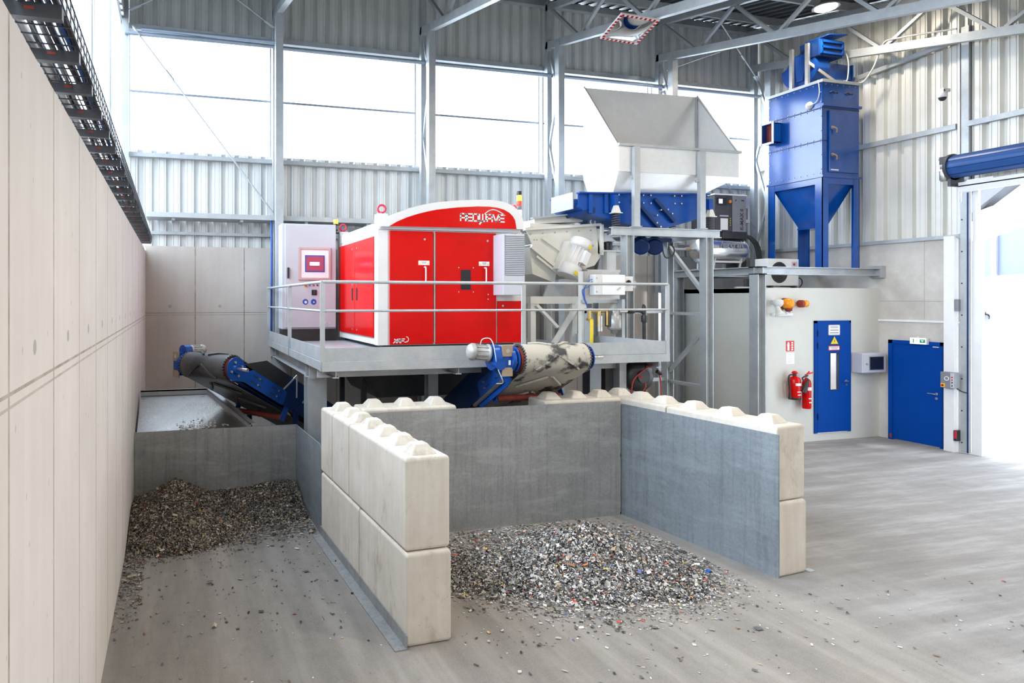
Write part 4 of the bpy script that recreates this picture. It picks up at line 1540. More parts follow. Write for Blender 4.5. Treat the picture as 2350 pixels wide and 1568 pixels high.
        for i in range(4):
            q = pi / 4 + i * pi / 2
            m.cyl(P(sx * (hw + 0.075), 0.10 * cos(q), 0.10 * sin(q)), P(sx * (hw + 0.10), 0.10 * cos(q), 0.10 * sin(q)), 0.018, n=8)
        m.build('bearing_bolts', 'steel', bb, local=True)
    MB().cyl(P(hw + 0.07, 0, 0), P(hw + 0.31, 0, 0), 0.026, n=16).build('shaft', 'chrome', t, local=True)
    # gear motor at -x
    xg = -(hw + 0.12)
    m = MB()
    m.cyl(P(xg + 0.02, 0, 0), P(xg - 0.03, 0, 0), 0.15, n=28)
    m.box(xg - 0.17, xg - 0.03, -0.09, 0.09, zc - 0.17, zc + 0.17)
    if side_motor:
        m.cyl((xg - 0.17, 0.04, zc + 0.03), (xg - 0.25, 0.04, zc + 0.03), 0.165, n=28)
        m.cyl((xg - 0.19, -0.12, zc - 0.05), (xg - 0.19, 0.0, zc - 0.05), 0.07, n=20)
    else:
        m.cyl((xg - 0.09, 0.02, zc + 0.19), (xg - 0.09, 0.14, zc + 0.19), 0.09, n=24)
    gb = m.build('gearbox', 'blue', t, bevel=0.0, local=True)
    MB().box(xg - 0.165, xg - 0.02, -0.105, -0.09, zc + 0.05, zc + 0.19).build('cover_plate', 'tan', gb, local=True)
    MB().box(xg - 0.165, xg - 0.02, -0.105, -0.09, zc - 0.20, zc - 0.09).build('cover_plate', 'tan', gb, local=True)
    MB().cyl((xg - 0.09, -0.105, zc + 0.12), (xg - 0.09, -0.112, zc + 0.12), 0.03, n=14).build('plug', 'steel', gb, local=True)
    MB().box(xg - 0.07, xg - 0.04, -0.0935, -0.09, zc - 0.06, zc + 0.0).build('rating_plate', 'paper', gb, local=True)
    m = MB()
    if side_motor:
        b0, bd, k0 = Vector((xg - 0.25, 0.06, zc + 0.08)), Vector((-1, 0.12, 0.10)).normalized(), 1.0
    else:
        b0, bd, k0 = Vector((xg - 0.09, 0.14, zc + 0.19)), Vector((0, 1, 0)), 0.72
    m.spin(b0, bd, [(0.10 * k0, 0), (0.115 * k0, 0.02), (0.115 * k0, 0.04), (0.095 * k0, 0.05), (0.095 * k0, 0.20), (0.11 * k0, 0.21), (0.11 * k0, 0.25), (0.085 * k0, 0.29), (0.03 * k0, 0.30)])
    mo = m.build('motor', 'motor', t, local=True)
    m = MB()
    e1 = bd.orthogonal().normalized()
    e2 = bd.cross(e1)
    for i in range(12):
        q = 2 * pi * i / 12
        rr_ = e1 * cos(q) + e2 * sin(q)
        m.bar(b0 + bd * 0.05 + rr_ * 0.095 * k0, b0 + bd * 0.20 + rr_ * 0.095 * k0, 0.008, 0.024, rr_)
    m.build('cooling_fins', 'motor', mo, local=True)
    if side_motor:
        pts = [b0 + bd * 0.14 + Vector((0, -0.02, 0.09)), b0 + bd * 0.12 + Vector((0, -0.04, 0.17)), b0 + bd * 0.04 + Vector((0, -0.07, 0.19)), b0 + Vector((-0.01, -0.11, 0.12)), b0 + Vector((0.0, -0.16, -0.05)), b0 + Vector((0.03, -0.17, -0.20)), b0 + Vector((0.12, -0.12, -0.36)), b0 + Vector((0.20, 0.2, -0.42))]
        MB().tube(pts, 0.006).build('motor_cable', 'cable_w', t, local=True)
    # return rollers with hangers
    for a0 in ((0.75, 1.75) if side_motor else (1.22,)):
        if a0 < L - 0.2:
            hr = -R - 0.06
            m = MB().cyl(P(-hw - 0.02, a0, hr), P(hw + 0.02, a0, hr), 0.042, n=16)
            rr = m.build('return_roller', 'redrubber', t, local=True)
            for sx in (-1, 1):
                m = MB()
                m.prism([P(sx * (hw + 0.04), a0 + da, hh) for da, hh in ((-0.05, hr - 0.05), (0.05, hr - 0.05), (0.05, -0.08), (-0.05, -0.08))], (sx * 0.012, 0, 0))
                m.build('roller_bracket', 'blue', rr, local=True)
    # V support of the belt scraper / skirts
    m = MB()
    for a0 in (1.0, 1.5):
        m.bar(P(hw + 0.065, a0, 0.10), P(hw + 0.065, a0 + 0.18, 0.42), 0.025, 0.012, (1, 0, 0))
        m.bar(P(hw + 0.065, a0 + 0.34, 0.12), P(hw + 0.065, a0 + 0.18, 0.42), 0.025, 0.012, (1, 0, 0))
    m.build('skirt_brace', 'galv', t, local=True)
    # stand
    for a0 in (L * 0.62, L - 0.1):
        p = P(0, a0, -R)
        for sx in (-1, 1):
            q = P(sx * (hw + 0.052), a0, -0.05)
            MB().box(q[0] - 0.03, q[0] + 0.03, q[1] - 0.03, q[1] + 0.03, 0, q[2]).build('stand_leg', 'navy', t, local=True)
    if not side_motor:
        return t
    # tensioning tube seen below the arm
    m = MB()
    m.cyl(P(-hw - 0.11, 0.30, -0.16), P(-hw - 0.11, 1.25, -0.16), 0.03, n=14)
    m.build('tensioner_tube', 'chrome', t, local=True)
    m = MB()
    m.prism([P(-hw - 0.095, a, h) for a, h in ((0.12, -0.22), (0.30, -0.26), (1.15, -0.26), (1.15, -0.10), (0.20, -0.10))], (0.012, 0, 0))
    m.build('tensioner_plate', 'blue', t, local=True)
    return t


conveyor('dusty belt conveyor head reaching over the back wall of the wide bay', (4.74, 7.42, 2.13), 0.0, 2.7, True, True)
conveyor('black belt conveyor head reaching over the narrow bay by the pale wall', (0.52, 9.48, 1.93), radians(-53.9), 2.3, False, False)

# dark hopper and covers under the platform
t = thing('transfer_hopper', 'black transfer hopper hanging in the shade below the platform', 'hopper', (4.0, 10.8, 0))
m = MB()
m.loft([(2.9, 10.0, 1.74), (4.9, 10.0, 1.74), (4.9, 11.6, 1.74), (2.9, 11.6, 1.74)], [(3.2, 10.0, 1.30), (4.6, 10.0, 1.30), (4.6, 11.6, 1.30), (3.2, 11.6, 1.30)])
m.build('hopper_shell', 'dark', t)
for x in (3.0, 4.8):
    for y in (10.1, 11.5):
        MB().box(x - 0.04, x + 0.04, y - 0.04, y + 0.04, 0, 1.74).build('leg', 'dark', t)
# ================================================================ infeed side: white vibrating feeder
t = thing('vibrating_trough', 'cream white vibrating trough beside the red machine', 'feeder', (7.0, 10.9, DZ))
Y0, Y1 = 10.43, 11.6
side = [(6.16, 4.15), (7.62, 4.27), (7.72, 3.72), (7.58, 3.55), (7.30, 3.47), (6.80, 3.46), (6.28, 3.90)]
m = MB()
m.xz(side, Y0, Y0 + 0.02)
m.xz(side, Y1, Y1 + 0.02)
m.prism([(6.28, Y0, 3.90), (6.80, Y0, 3.46), (7.30, Y0, 3.47), (7.58, Y0, 3.55), (7.72, Y0, 3.72), (7.72, Y0, 3.70), (7.59, Y0, 3.53), (7.30, Y0, 3.45), (6.79, Y0, 3.44), (6.27, Y0, 3.88)], (0, Y1 - Y0, 0))
m.box(7.66, 7.70, Y0, Y1, 3.75, 4.22)
m.build('trough', 'cream', t)
m = MB()
MB().bar((6.10, Y1 + 0.03, 4.16), (7.68, Y1 + 0.03, 4.29), 0.09, 0.045).build('top_flange', 'cream', t)
m.bar((6.10, Y0 - 0.03, 4.16), (7.68, Y0 - 0.03, 4.29), 0.09, 0.045)
m.bar((7.69, Y0 - 0.07, 4.29), (7.69, Y0 - 0.07, 3.72), 0.05, 0.05, (1, 0, 0))
m.build('top_flange', 'cream', t)
m = MB()
m.bar((6.48, Y0 - 0.02, 4.02), (7.02, Y0 - 0.02, 3.69), 0.05, 0.06)
m.bar((6.25, Y0 - 0.02, 3.86), (6.86, Y0 - 0.02, 3.42), 0.06, 0.07)
m.bar((6.36, Y0 - 0.02, 3.68), (6.86, Y0 - 0.02, 3.33), 0.03, 0.04)
m.build('diagonal_rib', 'cream', t)
m = MB()
m.xz([(6.26, 3.85), (6.82, 3.43), (6.78, 3.20), (6.32, 3.36)], Y0 + 0.05, Y1 - 0.05)
m.build('outlet_chute', 'cream', t)
m = MB()
for i in range(6):
    m.cyl((6.25 + 0.25 * i, Y0, 4.08 + 0.021 * i), (6.25 + 0.25 * i, Y0 - 0.012, 4.08 + 0.021 * i), 0.014, n=8)
for q in ((6.32, 3.98), (6.38, 3.98), (6.33, 3.82), (6.39, 3.82), (7.05, 3.85), (7.55, 3.9)):
    m.cyl((q[0], Y0, q[1]), (q[0], Y0 - 0.012, q[1]), 0.012, n=8)
m.build('bolts', 'steel', t)
m = MB()
m.box(6.30, 7.30, Y0 + 0.1, Y1 - 0.1, 4.22, 4.29)
m.prism([(6.42, Y0 + 0.15, 4.29), (7.44, Y0 + 0.15, 4.36), (7.44, Y0 + 0.15, 4.50), (6.42, Y0 + 0.15, 4.37)], (0, Y1 - Y0 - 0.3, 0))
m.build('dust_cover', 'cream', t)
MB().bar((6.34, Y0 + 0.12, 4.385), (7.50, Y0 + 0.12, 4.52), 0.10, 0.03).build('cover_flange', 'galv', t)
MB().ring((7.55, Y0, 4.34), (0, 1, 0), 0.05, 0.012).build('lifting_eye', 'white', t)
# vibration motor
a, b = Vector((7.13, 10.20, 3.90)), Vector((6.87, 10.20, 3.36))
d = (b - a).normalized()
m = MB()
m.spin(a - d * 0.08, d, [(0.17, 0), (0.195, 0.015), (0.195, 0.15), (0.165, 0.17), (0.135, 0.18), (0.135, 0.50), (0.165, 0.51), (0.195, 0.53), (0.195, 0.70), (0.175, 0.725)])
mo = m.build('vibration_motor', 'white', t)
m = MB()
for i in range(14):
    q = 2 * pi * i / 14
    e1 = d.orthogonal().normalized()
    e2 = d.cross(e1)
    o = (e1 * cos(q) + e2 * sin(q))
    m.bar(a + d * 0.10 + o * 0.135, a + d * 0.42 + o * 0.135, 0.010, 0.03, o)
m.build('cooling_fins', 'cream', mo)
e1 = Vector((0, -1, 0))
side_v = d.cross(e1).normalized()
for tt, sv in ((0.03, -0.55), (0.58, -0.15)):
    o_ = (e1 * 0.9 + side_v * sv).normalized()
    p = a + d * tt + o_ * 0.196
    w_ = d.cross(o_).normalized()
    m = MB()
    m.loft([p - d * 0.03 - w_ * 0.055, p + d * 0.04 - w_ * 0.055, p + d * 0.04 + w_ * 0.055, p - d * 0.03 + w_ * 0.055], [q + o_ * 0.003 for q in (p - d * 0.03 - w_ * 0.055, p + d * 0.04 - w_ * 0.055, p + d * 0.04 + w_ * 0.055, p - d * 0.03 + w_ * 0.055)])
    m.build('yellow_label', 'yellow', mo)
m = MB()
p = a + d * 0.27
m.bar(p + Vector((0.10, -0.13, 0)) - d * 0.1, p + Vector((0.10, -0.13, 0)) + d * 0.14, 0.14, 0.12, (0.4, -1, 0))
m.build('terminal_box', 'white', mo)
MB().bar(a + d * 0.02 + Vector((-0.05, 0.12, 0)), b - d * 0.02 + Vector((-0.05, 0.12, 0)), 0.34, 0.20, (0, 1, 0)).build('motor_bracket', 'cream', t)
# rubber buffers and feet
t2 = thing('feeder_support_frame', 'cream painted frame carrying the white vibrating trough', 'frame', (7.0, 10.3, DZ))
m = MB()
m.loft([(7.73, 10.36, 4.10), (7.86, 10.36, 4.10), (7.86, 10.50, 4.10), (7.73, 10.50, 4.10)], [(7.72, 10.33, 3.98), (7.98, 10.33, 3.98), (7.98, 10.53, 3.98), (7.72, 10.53, 3.98)])
m.bar((7.70, 10.43, 4.05), (7.80, 10.43, 4.05), 0.14, 0.16)
m.build('mount_bracket', 'white', t)
MB().spin((7.88, 10.43, 3.97), (0, 0, -1), [(0.07, 0), (0.078, 0.02), (0.07, 0.05), (0.078, 0.08), (0.07, 0.11), (0.07, 0.155)]).build('rubber_buffer', 'black', t)
m = MB()
m.box(7.69, 8.18, 10.33, 10.53, 3.785, 3.815).box(7.80, 8.0, 10.36, 10.52, 3.45, 3.785)
m.box(7.36, 8.13, 10.33, 10.55, 3.40, 3.45)
m.build('buffer_post', 'white', t2)
m = MB()
m.box(6.10, 7.36, 10.18, 10.30, 2.82, 2.95)
m.box(6.10, 7.36, 11.5, 11.62, 2.82, 2.95)
m.box(7.38, 7.50, 10.33, 11.62, 3.30, 3.40)
m.build('cross_beam', 'cream', t2)
for x, y, z1 in ((6.80, 9.68, 3.38), (7.44, 9.68, 3.38), (8.05, 10.44, 3.40), (6.16, 10.24, 2.82), (7.30, 11.55, 2.9), (6.16, 11.55, 2.82), (7.0, 10.24, 2.82)):
    MB().box(x - 0.05, x + 0.05, y - 0.05, y + 0.05, DZ if x < 7.0 else (DZ if x < 7.02 else 0.0), z1).build('leg', 'cream', t2)
m = MB()
m.bar((6.55, 10.16, 2.11), (7.08, 10.16, 2.85), 0.06, 0.10, (0, 1, 0))
m.bar((6.20, 10.16, 2.80), (6.62, 10.16, 2.40), 0.05, 0.08, (0, 1, 0))
m.build('diagonal_brace', 'cream', t2)
MB().loft([(6.45, 10.32, 2.95), (6.95, 10.32, 2.95), (6.95, 10.36, 2.95), (6.45, 10.36, 2.95)], [(6.55, 10.32, 3.2), (6.85, 10.32, 3.2), (6.85, 10.36, 3.2), (6.55, 10.36, 3.2)]).build('gusset', 'galv', t2)
# junction box on that frame
t = thing('junction_box', 'white junction box with small hinges under the vibrating trough', 'electrical box', (7.15, 9.5, 2.86))
MB().box(6.78, 7.47, 9.60, 9.63, 2.86, 3.38).build('mounting_plate', 'steel', t)
MB().box(6.88, 7.46, 9.44, 9.60, 2.97, 3.32).build('housing', 'white', t, bevel=0.01)
MB().box(7.02, 7.46, 9.425, 9.44, 2.975, 3.315).build('lid', 'paper', t, bevel=0.004)
m = MB()
for z in (3.03, 3.15, 3.26):
    m.cyl((6.91, 9.44, z), (6.91, 9.43, z), 0.012, n=8)
m.bar((7.30, 9.42, 3.06), (7.36, 9.42, 3.10), 0.012, 0.012)
m.build('screws', 'steel', t)
MB().bar((6.74, 9.62, 2.86), (7.5, 9.62, 2.86), 0.05, 0.05).build('lower_rail', 'galv', t)
for i in range(3):
    pts = [(6.88, 9.52, 3.24 - i * 0.04), (6.78 - i * 0.01, 9.50, 3.20 - i * 0.05), (6.71 - i * 0.02, 9.5, 3.05), (6.74 - i * 0.01, 9.52, 2.90), (6.80, 9.55, 2.80 - i * 0.02), (6.84, 9.6, 2.6)]
    tag(MB().tube(pts, 0.007, 6).build('air_hose', 'bluehose'), 'thin blue air hose looping beside the white junction box', 'hose', 'blue hoses at the junction box')
t = thing('isolator_switch', 'small white isolator switch box on the hopper stand leg', 'switch', (7.68, 9.6, 3.05))
MB().box(7.58, 7.78, 9.62, 9.78, 3.04, 3.30).build('housing', 'white', t, bevel=0.008)
MB().cyl((7.68, 9.62, 3.19), (7.68, 9.60, 3.19), 0.045, n=16).bar((7.68, 9.595, 3.15), (7.68, 9.595, 3.23), 0.02, 0.02, (0, 1, 0)).build('rotary_knob', 'black', t)
MB().box(7.70, 7.90, 9.70, 9.90, 3.1, 3.22).build('bracket', 'galv', t)

# compressed air preparation
t = thing('air_service_unit', 'compressed air service unit with yellow lever, gauge and filter bowl on the platform', 'valve unit', (7.0, 9.45, DZ))
MB().box(6.80, 6.86, 9.48, 9.62, DZ, 2.75).box(7.44, 7.50, 9.48, 9.62, DZ, 2.9).box(6.80, 7.50, 9.56, 9.62, 2.66, 2.74).build('stand', 'galv', t)
m = MB()
m.cyl((6.76, 9.43, 2.70), (7.32, 9.43, 2.70), 0.024, n=14)
m.cyl((6.76, 9.43, 2.71), (6.76, 9.43, 2.55), 0.026, n=14)
m.cyl((6.94, 9.43, 2.70), (6.94, 9.43, 2.44), 0.030, n=14)
m.cyl((7.08, 9.40, 2.70), (7.08, 9.40, 2.46), 0.018, n=12)
m.box(6.72, 6.80, 9.39, 9.47, 2.54, 2.58)
m.build('brass_fittings', 'brass', t)
m = MB()
m.box(6.735, 6.795, 9.37, 9.385, 2.14, 2.56)
m.build('yellow_lever', 'yellow', t, bevel=0.004)
MB().cyl((6.96, 9.43, 2.62), (6.96, 9.43, 2.36), 0.045, n=16).build('regulator', 'steel', t)
MB().spin((7.25, 9.43, 2.72), (0, 0, -1), [(0.07, 0), (0.075, 0.08), (0.11, 0.10), (0.115, 0.30), (0.10, 0.34), (0.055, 0.35), (0.05, 0.40), (0.012, 0.41), (0.012, 0.44)]).build('filter_bowl', 'bowl', t)
MB().box(7.10, 7.15, 9.38, 9.48, 2.44, 2.72).build('filter_block', 'dark', t)
MB().cyl((7.34, 9.43, 2.70), (7.52, 9.43, 2.70), 0.026, n=14).build('nipple', 'cream', t)
t = thing('air_pipe', 'black air pipe with an elbow running from the filter bowl', 'pipe', (7.8, 9.43, 0))
MB().tube([(7.50, 9.43, 2.70), (7.76, 9.43, 2.70), (7.83, 9.43, 2.66), (7.85, 9.43, 2.58), (7.85, 9.43, 0.0)], 0.032, 12).build('pipe', 'cable', t)
MB().spin((7.52, 9.43, 2.70), (1, 0, 0), [(0.042, 0), (0.046, 0.02), (0.046, 0.10), (0.042, 0.12)]).spin((7.85, 9.43, 2.62), (0, 0, -1), [(0.045, 0), (0.05, 0.02), (0.05, 0.10), (0.045, 0.12)]).build('couplings', 'black', t)

# hose reel under the platform
t = thing('hose_reel', 'black hose reel with a red hose hanging under the platform edge', 'hose reel', (6.8, 8.3, 1.5))
c0 = Vector((6.80, 8.24, 1.74))
m = MB()
m.spin(c0 + Vector((0, -0.04, 0)), (0, 1, 0), [(0.12, 0), (0.20, 0.01), (0.235, 0.05), (0.24, 0.12), (0.235, 0.19), (0.18, 0.23)], 32)
m.build('drum', 'black', t)
MB().cyl(c0 + Vector((0, -0.045, 0)), c0 + Vector((0, -0.06, 0)), 0.095, n=24).build('hub', 'dark', t)
MB().cyl(c0 + Vector((-0.055, -0.06, 0)), c0 + Vector((-0.055, -0.064, 0)), 0.022, n=12).build('hub_emblem', 'red', t)
m = MB()
m.box(6.44, 6.56, 8.26, 8.42, 1.52, 1.95).box(6.44, 6.90, 8.36, 8.42, 1.84, 1.98)
m.build('wall_bracket', 'galv', t)
MB().box(6.30, 6.44, 8.40, 8.50, 0.0, 1.98).build('support_post', 'dark', t)
m = MB()
m.bar(c0 + Vector((0.05, -0.02, 0.15)), c0 + Vector((0.30, -0.02, 0.18)), 0.05, 0.05)
m.cyl(c0 + Vector((0.27, -0.02, 0.07)), c0 + Vector((0.34, -0.02, 0.03)), 0.03, n=12)
m.build('hose_guide', 'black', t)
MB().tube([c0 + Vector(q) for q in ((0.36, -0.1, 0.30), (0.10, -0.12, 0.19), (-0.12, -0.12, 0.06), (-0.22, -0.10, -0.06), (-0.24, -0.08, -0.25), (-0.24, 0.02, -0.7))], 0.010).build('supply_hose', 'redhose', t)
MB().tube([c0 + Vector(q) for q in ((0.30, -0.02, 0.04), (0.33, -0.02, -0.06), (0.345, -0.02, -0.3), (0.34, 0.0, -0.9), (0.36, 0.0, -1.73))], 0.010).build('hose', 'redhose', t)
MB().tube([c0 + Vector(q) for q in ((0.02, -0.07, -0.10), (0.0, -0.09, -0.16), (-0.05, -0.06, -0.26))], 0.010).build('hose_tail', 'redhose', t)

# ================================================================ hopper stand, blue feeder, hopper
ST = thing('hopper_stand', 'galvanised steel stand with braced legs under the blue feeder and hopper', 'stand', (8.8, 10.4, 0))
m = MB()
for y in (9.95, 10.94):
    m.box(7.58, 9.95, y - 0.06, y + 0.06, 4.185, 4.20).box(7.58, 9.95, y - 0.06, y + 0.06, 4.05, 4.065).box(7.58, 9.95, y - 0.02, y + 0.0, 4.065, 4.185)
m.build('main_beams', 'galv', ST)
m = MB()
for x in (7.92, 9.66):
    m.box(x - 0.05, x + 0.05, 10.01, 10.88, 4.05, 4.18)
m.build('cross_beams', 'galv', ST)
for x in (7.92, 9.66):
    for y in (9.95, 10.94):
        l = MB().ibeam((x, y, 0.02), (x, y, 4.05), 0.16, 0.17, (1, 0, 0), 0.014, 0.01)
        l.box(x - 0.13, x + 0.13, y - 0.13, y + 0.13, 0, 0.02)
        l.build('leg', 'galv', ST)
m = MB()
m.bar((9.66, 10.90, 3.96), (9.66, 10.0, 3.0), 0.06, 0.07, (1, 0, 0))
m.bar((9.66, 10.90, 1.45), (9.66, 10.0, 2.30), 0.06, 0.07, (1, 0, 0))
for z in (2.62, 1.25):
    m.box(9.63, 9.69, 10.0, 10.9, z - 0.03, z + 0.03)
m.bar((7.92, 10.88, 3.15), (7.92, 10.62, 3.98), 0.06, 0.07, (1, 0, 0))
m.box(7.92, 9.66, 10.92, 10.96, 2.62, 2.69)
m.box(7.92, 9.66, 10.92, 10.96, 1.25, 1.32)
m.build('bracing', 'galv', ST)

t = thing('vibrating_feeder', 'royal blue vibrating feeder on springs below the sheet metal hopper', 'feeder', (8.4, 10.4, 4.2))


def fpx(px, py, Y=9.95):
    tt = (px - 794.9) / 1481.25
    fw = Y / (cos(radians(15)) - tt * sin(radians(15)))
    return (tt * fw * cos(radians(15)) + fw * sin(radians(15)), 2.9 - (py - 687) / 1481.25 * fw)


prof = [fpx(*q) for q in ((1336, 441), (1634.6, 445), (1630, 491), (1597, 506), (1542, 521), (1484, 520), (1448.6, 513), (1422.7, 505), (1387, 496), (1355, 488), (1336, 472))]
m = MB()
m.xz(prof, 10.06, 10.08)
m.xz(prof, 10.84, 10.86)
fl = prof[2:]
m.prism([(x, 10.08, z + 0.002) for x, z in fl] + [(x, 10.08, z + 0.022) for x, z in reversed(fl)], (0, 0.76, 0))
m.build('trough', 'blue', t)
m = MB()
a, b = prof[0], prof[1]
m.bar((a[0] - 0.02, 10.04, a[1]), (b[0], 10.04, b[1]), 0.10, 0.025)
m.bar((a[0] - 0.02, 10.88, a[1]), (b[0], 10.88, b[1]), 0.10, 0.025)
for px in (1362, 1398, 1411, 1618):
    p0, p1 = fpx(px, 443), fpx(px, 484 if px > 1400 else 488)
    m.bar((p0[0], 10.03, p0[1]), (p1[0], 10.03, p1[1]), 0.02, 0.07, (1, 0, 0))
m.build('flange_ribs', 'blue', t)
m = MB()
for q0, q1, w in (((1462, 457), (1517, 521), 0.08), ((1508, 456), (1553, 508), 0.09)):
    p0, p1 = fpx(*q0), fpx(*q1)
    m.bar((p0[0], 10.03, p0[1]), (p1[0], 10.03, p1[1]), 0.06, w, (0, 1, 0))
m.build('diagonal_rib', 'navy', t)
m = MB()
for q in ((1353.5, 446), (1353.5, 464.5), (1402, 447), (1420, 447), (1420.5, 464.5), (1402, 464), (1476, 448.5), (1493, 448.5), (1476.5, 466), (1493.5, 466.5), (1547.5, 450), (1564, 450), (1548.5, 467.5), (1564, 467.5), (1514, 482.5), (1530, 481.5), (1505, 494.5), (1539.5, 491), (1504.5, 512), (1513, 521)):
    x, z = fpx(q[0], q[1], 10.03)
    m.cyl((x, 10.06, z), (x, 10.02 if q[0] < 1500 or q[0] > 1545 else 9.985, z), 0.016, n=8)
m.build('bolts', 'chrome', t)
p0, p1 = fpx(1336, 484, 10.05), fpx(1366, 476, 10.05)
m = MB()
m.prism([(p0[0], 10.05, p0[1]), (p1[0], 10.05, p1[1]), (p1[0], 10.05, p1[1] - 0.10), (p0[0] + 0.04, 10.05, p0[1] - 0.07)], (0, 0.8, 0))
m.build('discharge_lip', 'navy', t)
p0 = fpx(1325, 443)
m = MB().box(p0[0] + 0.02, p0[0] + 0.04, 10.12, 10.80, 4.52, 4.82)
m.build('discharge_curtain', 'galv', t)
# springs
for px in (1413.5, 1630):
    for yy in (9.97, 10.92):
        x, _ = fpx(px, 500, 9.97)
        m = MB()
        zt, zb = 4.46, 4.20
        m.loft([(x - 0.028, yy - 0.03, zt + 0.14), (x + 0.028, yy - 0.03, zt + 0.14), (x + 0.028, yy + 0.03, zt + 0.14), (x - 0.028, yy + 0.03, zt + 0.14)],
               [(x - 0.07, yy - 0.05, zt), (x + 0.07, yy - 0.05, zt), (x + 0.07, yy + 0.05, zt), (x - 0.07, yy + 0.05, zt)])
        m.box(x - 0.09, x + 0.09, yy - 0.07, yy + 0.07, zt - 0.015, zt)
        s_ = m.build('spring_bracket', 'cream', t)
        pts = [(x + 0.062 * cos(2 * pi * i / 12), yy + 0.062 * sin(2 * pi * i / 12), zb + 0.012 + (zt - zb - 0.03) * i / 66) for i in range(67)]
        MB().tube(pts, 0.012, 6).build('coil_spring', 'dark', s_)
        MB().bar((x - 0.02, yy, zt + 0.13), (x - 0.02, yy, zt + 0.32), 0.09, 0.08, (0, 1, 0)).build('spring_lug', 'blue', s_)
# vibration motors below the feeder
for k, (x, z) in enumerate(((8.62, 3.93), (8.93, 3.93))):
    m = MB()
    a, b = Vector((x - 0.16, 10.25, z - 0.05)), Vector((x + 0.14, 10.62, z + 0.06))
    m.spin(a, b - a, [(0.12, 0), (0.15, 0.01), (0.15, 0.12), (0.11, 0.14), (0.11, 0.34), (0.15, 0.36), (0.15, 0.46), (0.12, 0.48)])
    m.build('vibration_motor', 'navy', t)
m = MB().box(8.5, 9.2, 10.3, 10.7, 4.0, 4.06)
m.build('motor_plate', 'navy', t)
MB().tube([(9.1, 10.2, 3.95), (9.12, 10.15, 3.82), (9.03, 10.12, 3.7), (8.9, 10.12, 3.68), (8.86, 10.14, 3.78), (8.9, 10.2, 3.88)], 0.012).build('motor_cable', 'cable', t)

t = thing('feed_hopper', 'large galvanised sheet metal feed hopper with a high back above the blue feeder', 'hopper', (9.0, 10.45, 4.85))
XL0, XR0, YF, YK = 7.72, 10.38, 9.93, 10.94
bx0, bx1, by0, by1 = 7.74, 9.74, 10.10, 10.80
w = 0.012
m = MB()
m.prism([(XL0, YK, 5.20), (XR0, YK, 5.20), (XR0, YK, 7.05), (XL0, YK, 7.02)], (0, w, 0))
m.build('back_panel', 'galv_sheet', t)
MB().prism([(XL0, YF, 5.20), (XL0, YK, 5.20), (XL0, YK, 7.02), (XL0, YF, 5.66)], (-w, 0, 0)).build('side_panel', 'galv_sheet', t)
MB().prism([(XR0, YF, 5.22), (XR0, YK, 5.22), (XR0, YK, 7.05), (XR0, YF, 5.67)], (w, 0, 0)).build('side_panel', 'galv_sheet', t)
m = MB()
m.prism([(XL0, YF, 5.20), (XR0, YF, 5.22), (XR0, YF, 5.67), (XL0, YF, 5.66)], (0, -w, 0))
m.build('front_panel', 'galv_sheet', t)
m = MB()
top = [(XL0, YF, 5.20), (XR0, YF, 5.22), (XR0, YK, 5.22), (XL0, YK, 5.20)]
bot = [(bx0, by0, 4.85), (bx1, by0, 4.90), (bx1, by1, 4.90), (bx0, by1, 4.85)]
for i in range(4):
    j = (i + 1) % 4
    A, B, C_, D_ = (Vector(v) for v in (top[i], top[j], bot[j], bot[i]))
    n_ = (B - A).cross(D_ - A).normalized() * 0.01
    m.prism([A, B, C_, D_], n_)
m.build('taper_panel', 'galv_sheet', t)
m = MB()
m.bar((XL0 - 0.02, YF - 0.02, 5.68), (XR0 + 0.04, YF - 0.02, 5.69), 0.05, 0.045)
m.bar((XL0, YF, 5.68), (XL0, YK, 7.04), 0.012, 0.03, (1, 0, 0))
m.bar((XR0, YF, 5.69), (XR0, YK, 7.07), 0.03, 0.03, (1, 0, 0))
m.bar((XR0 - 0.02, YK - 0.02, 5.3), (XR0 - 0.02, YK - 0.02, 7.06), 0.03, 0.03, (1, 0, 0))
m.build('rim', 'galv', t)
for x in (8.03, 9.46):
    m = MB()
    m.box(x - 0.06, x + 0.06, 9.82, 9.90, 4.21, 5.64)
    m.box(x - 0.09, x + 0.09, 9.80, 9.92, 4.20, 4.215)
    m.prism([(x - 0.14, 9.86, 5.10), (x - 0.02, 9.86, 5.16), (x - 0.02, 9.86, 5.08), (x - 0.12, 9.86, 5.06)], (0, 0.02, 0))
    m.build('support_post', 'galv', t)
for x in (8.0, 9.44):
    MB().box(x, x + 0.12, YK + 0.012, YK + 0.09, 4.2, 6.4).build('rear_post', 'galv', t)
# ================================================================ equipment room in the corner
RX, RY, RZ = 11.39, 10.27, 3.13
m = MB()
m.box(RX, 12.64, RY, RY + 0.10, 0, RZ).box(13.60, XR, RY, RY + 0.10, 0, RZ).box(12.64, 13.60, RY, RY + 0.10, 2.46, RZ).box(12.64, 13.60, RY, RY + 0.10, 0, 0.15)
struct(m.build('wall_room_front', 'cabin'))
struct(MB().box(RX, RX + 0.10, RY + 0.10, 12.6, 0, RZ).build('wall_room_side', 'cabin'))
struct(MB().box(RX, XR, RY + 0.10, YB, RZ - 0.1, RZ - 0.005).build('ceiling_room', 'cabin'))
trim(MB().box(RX - 0.012, 12.64, RY - 0.012, RY, 0.0, 0.13), 'cabin')
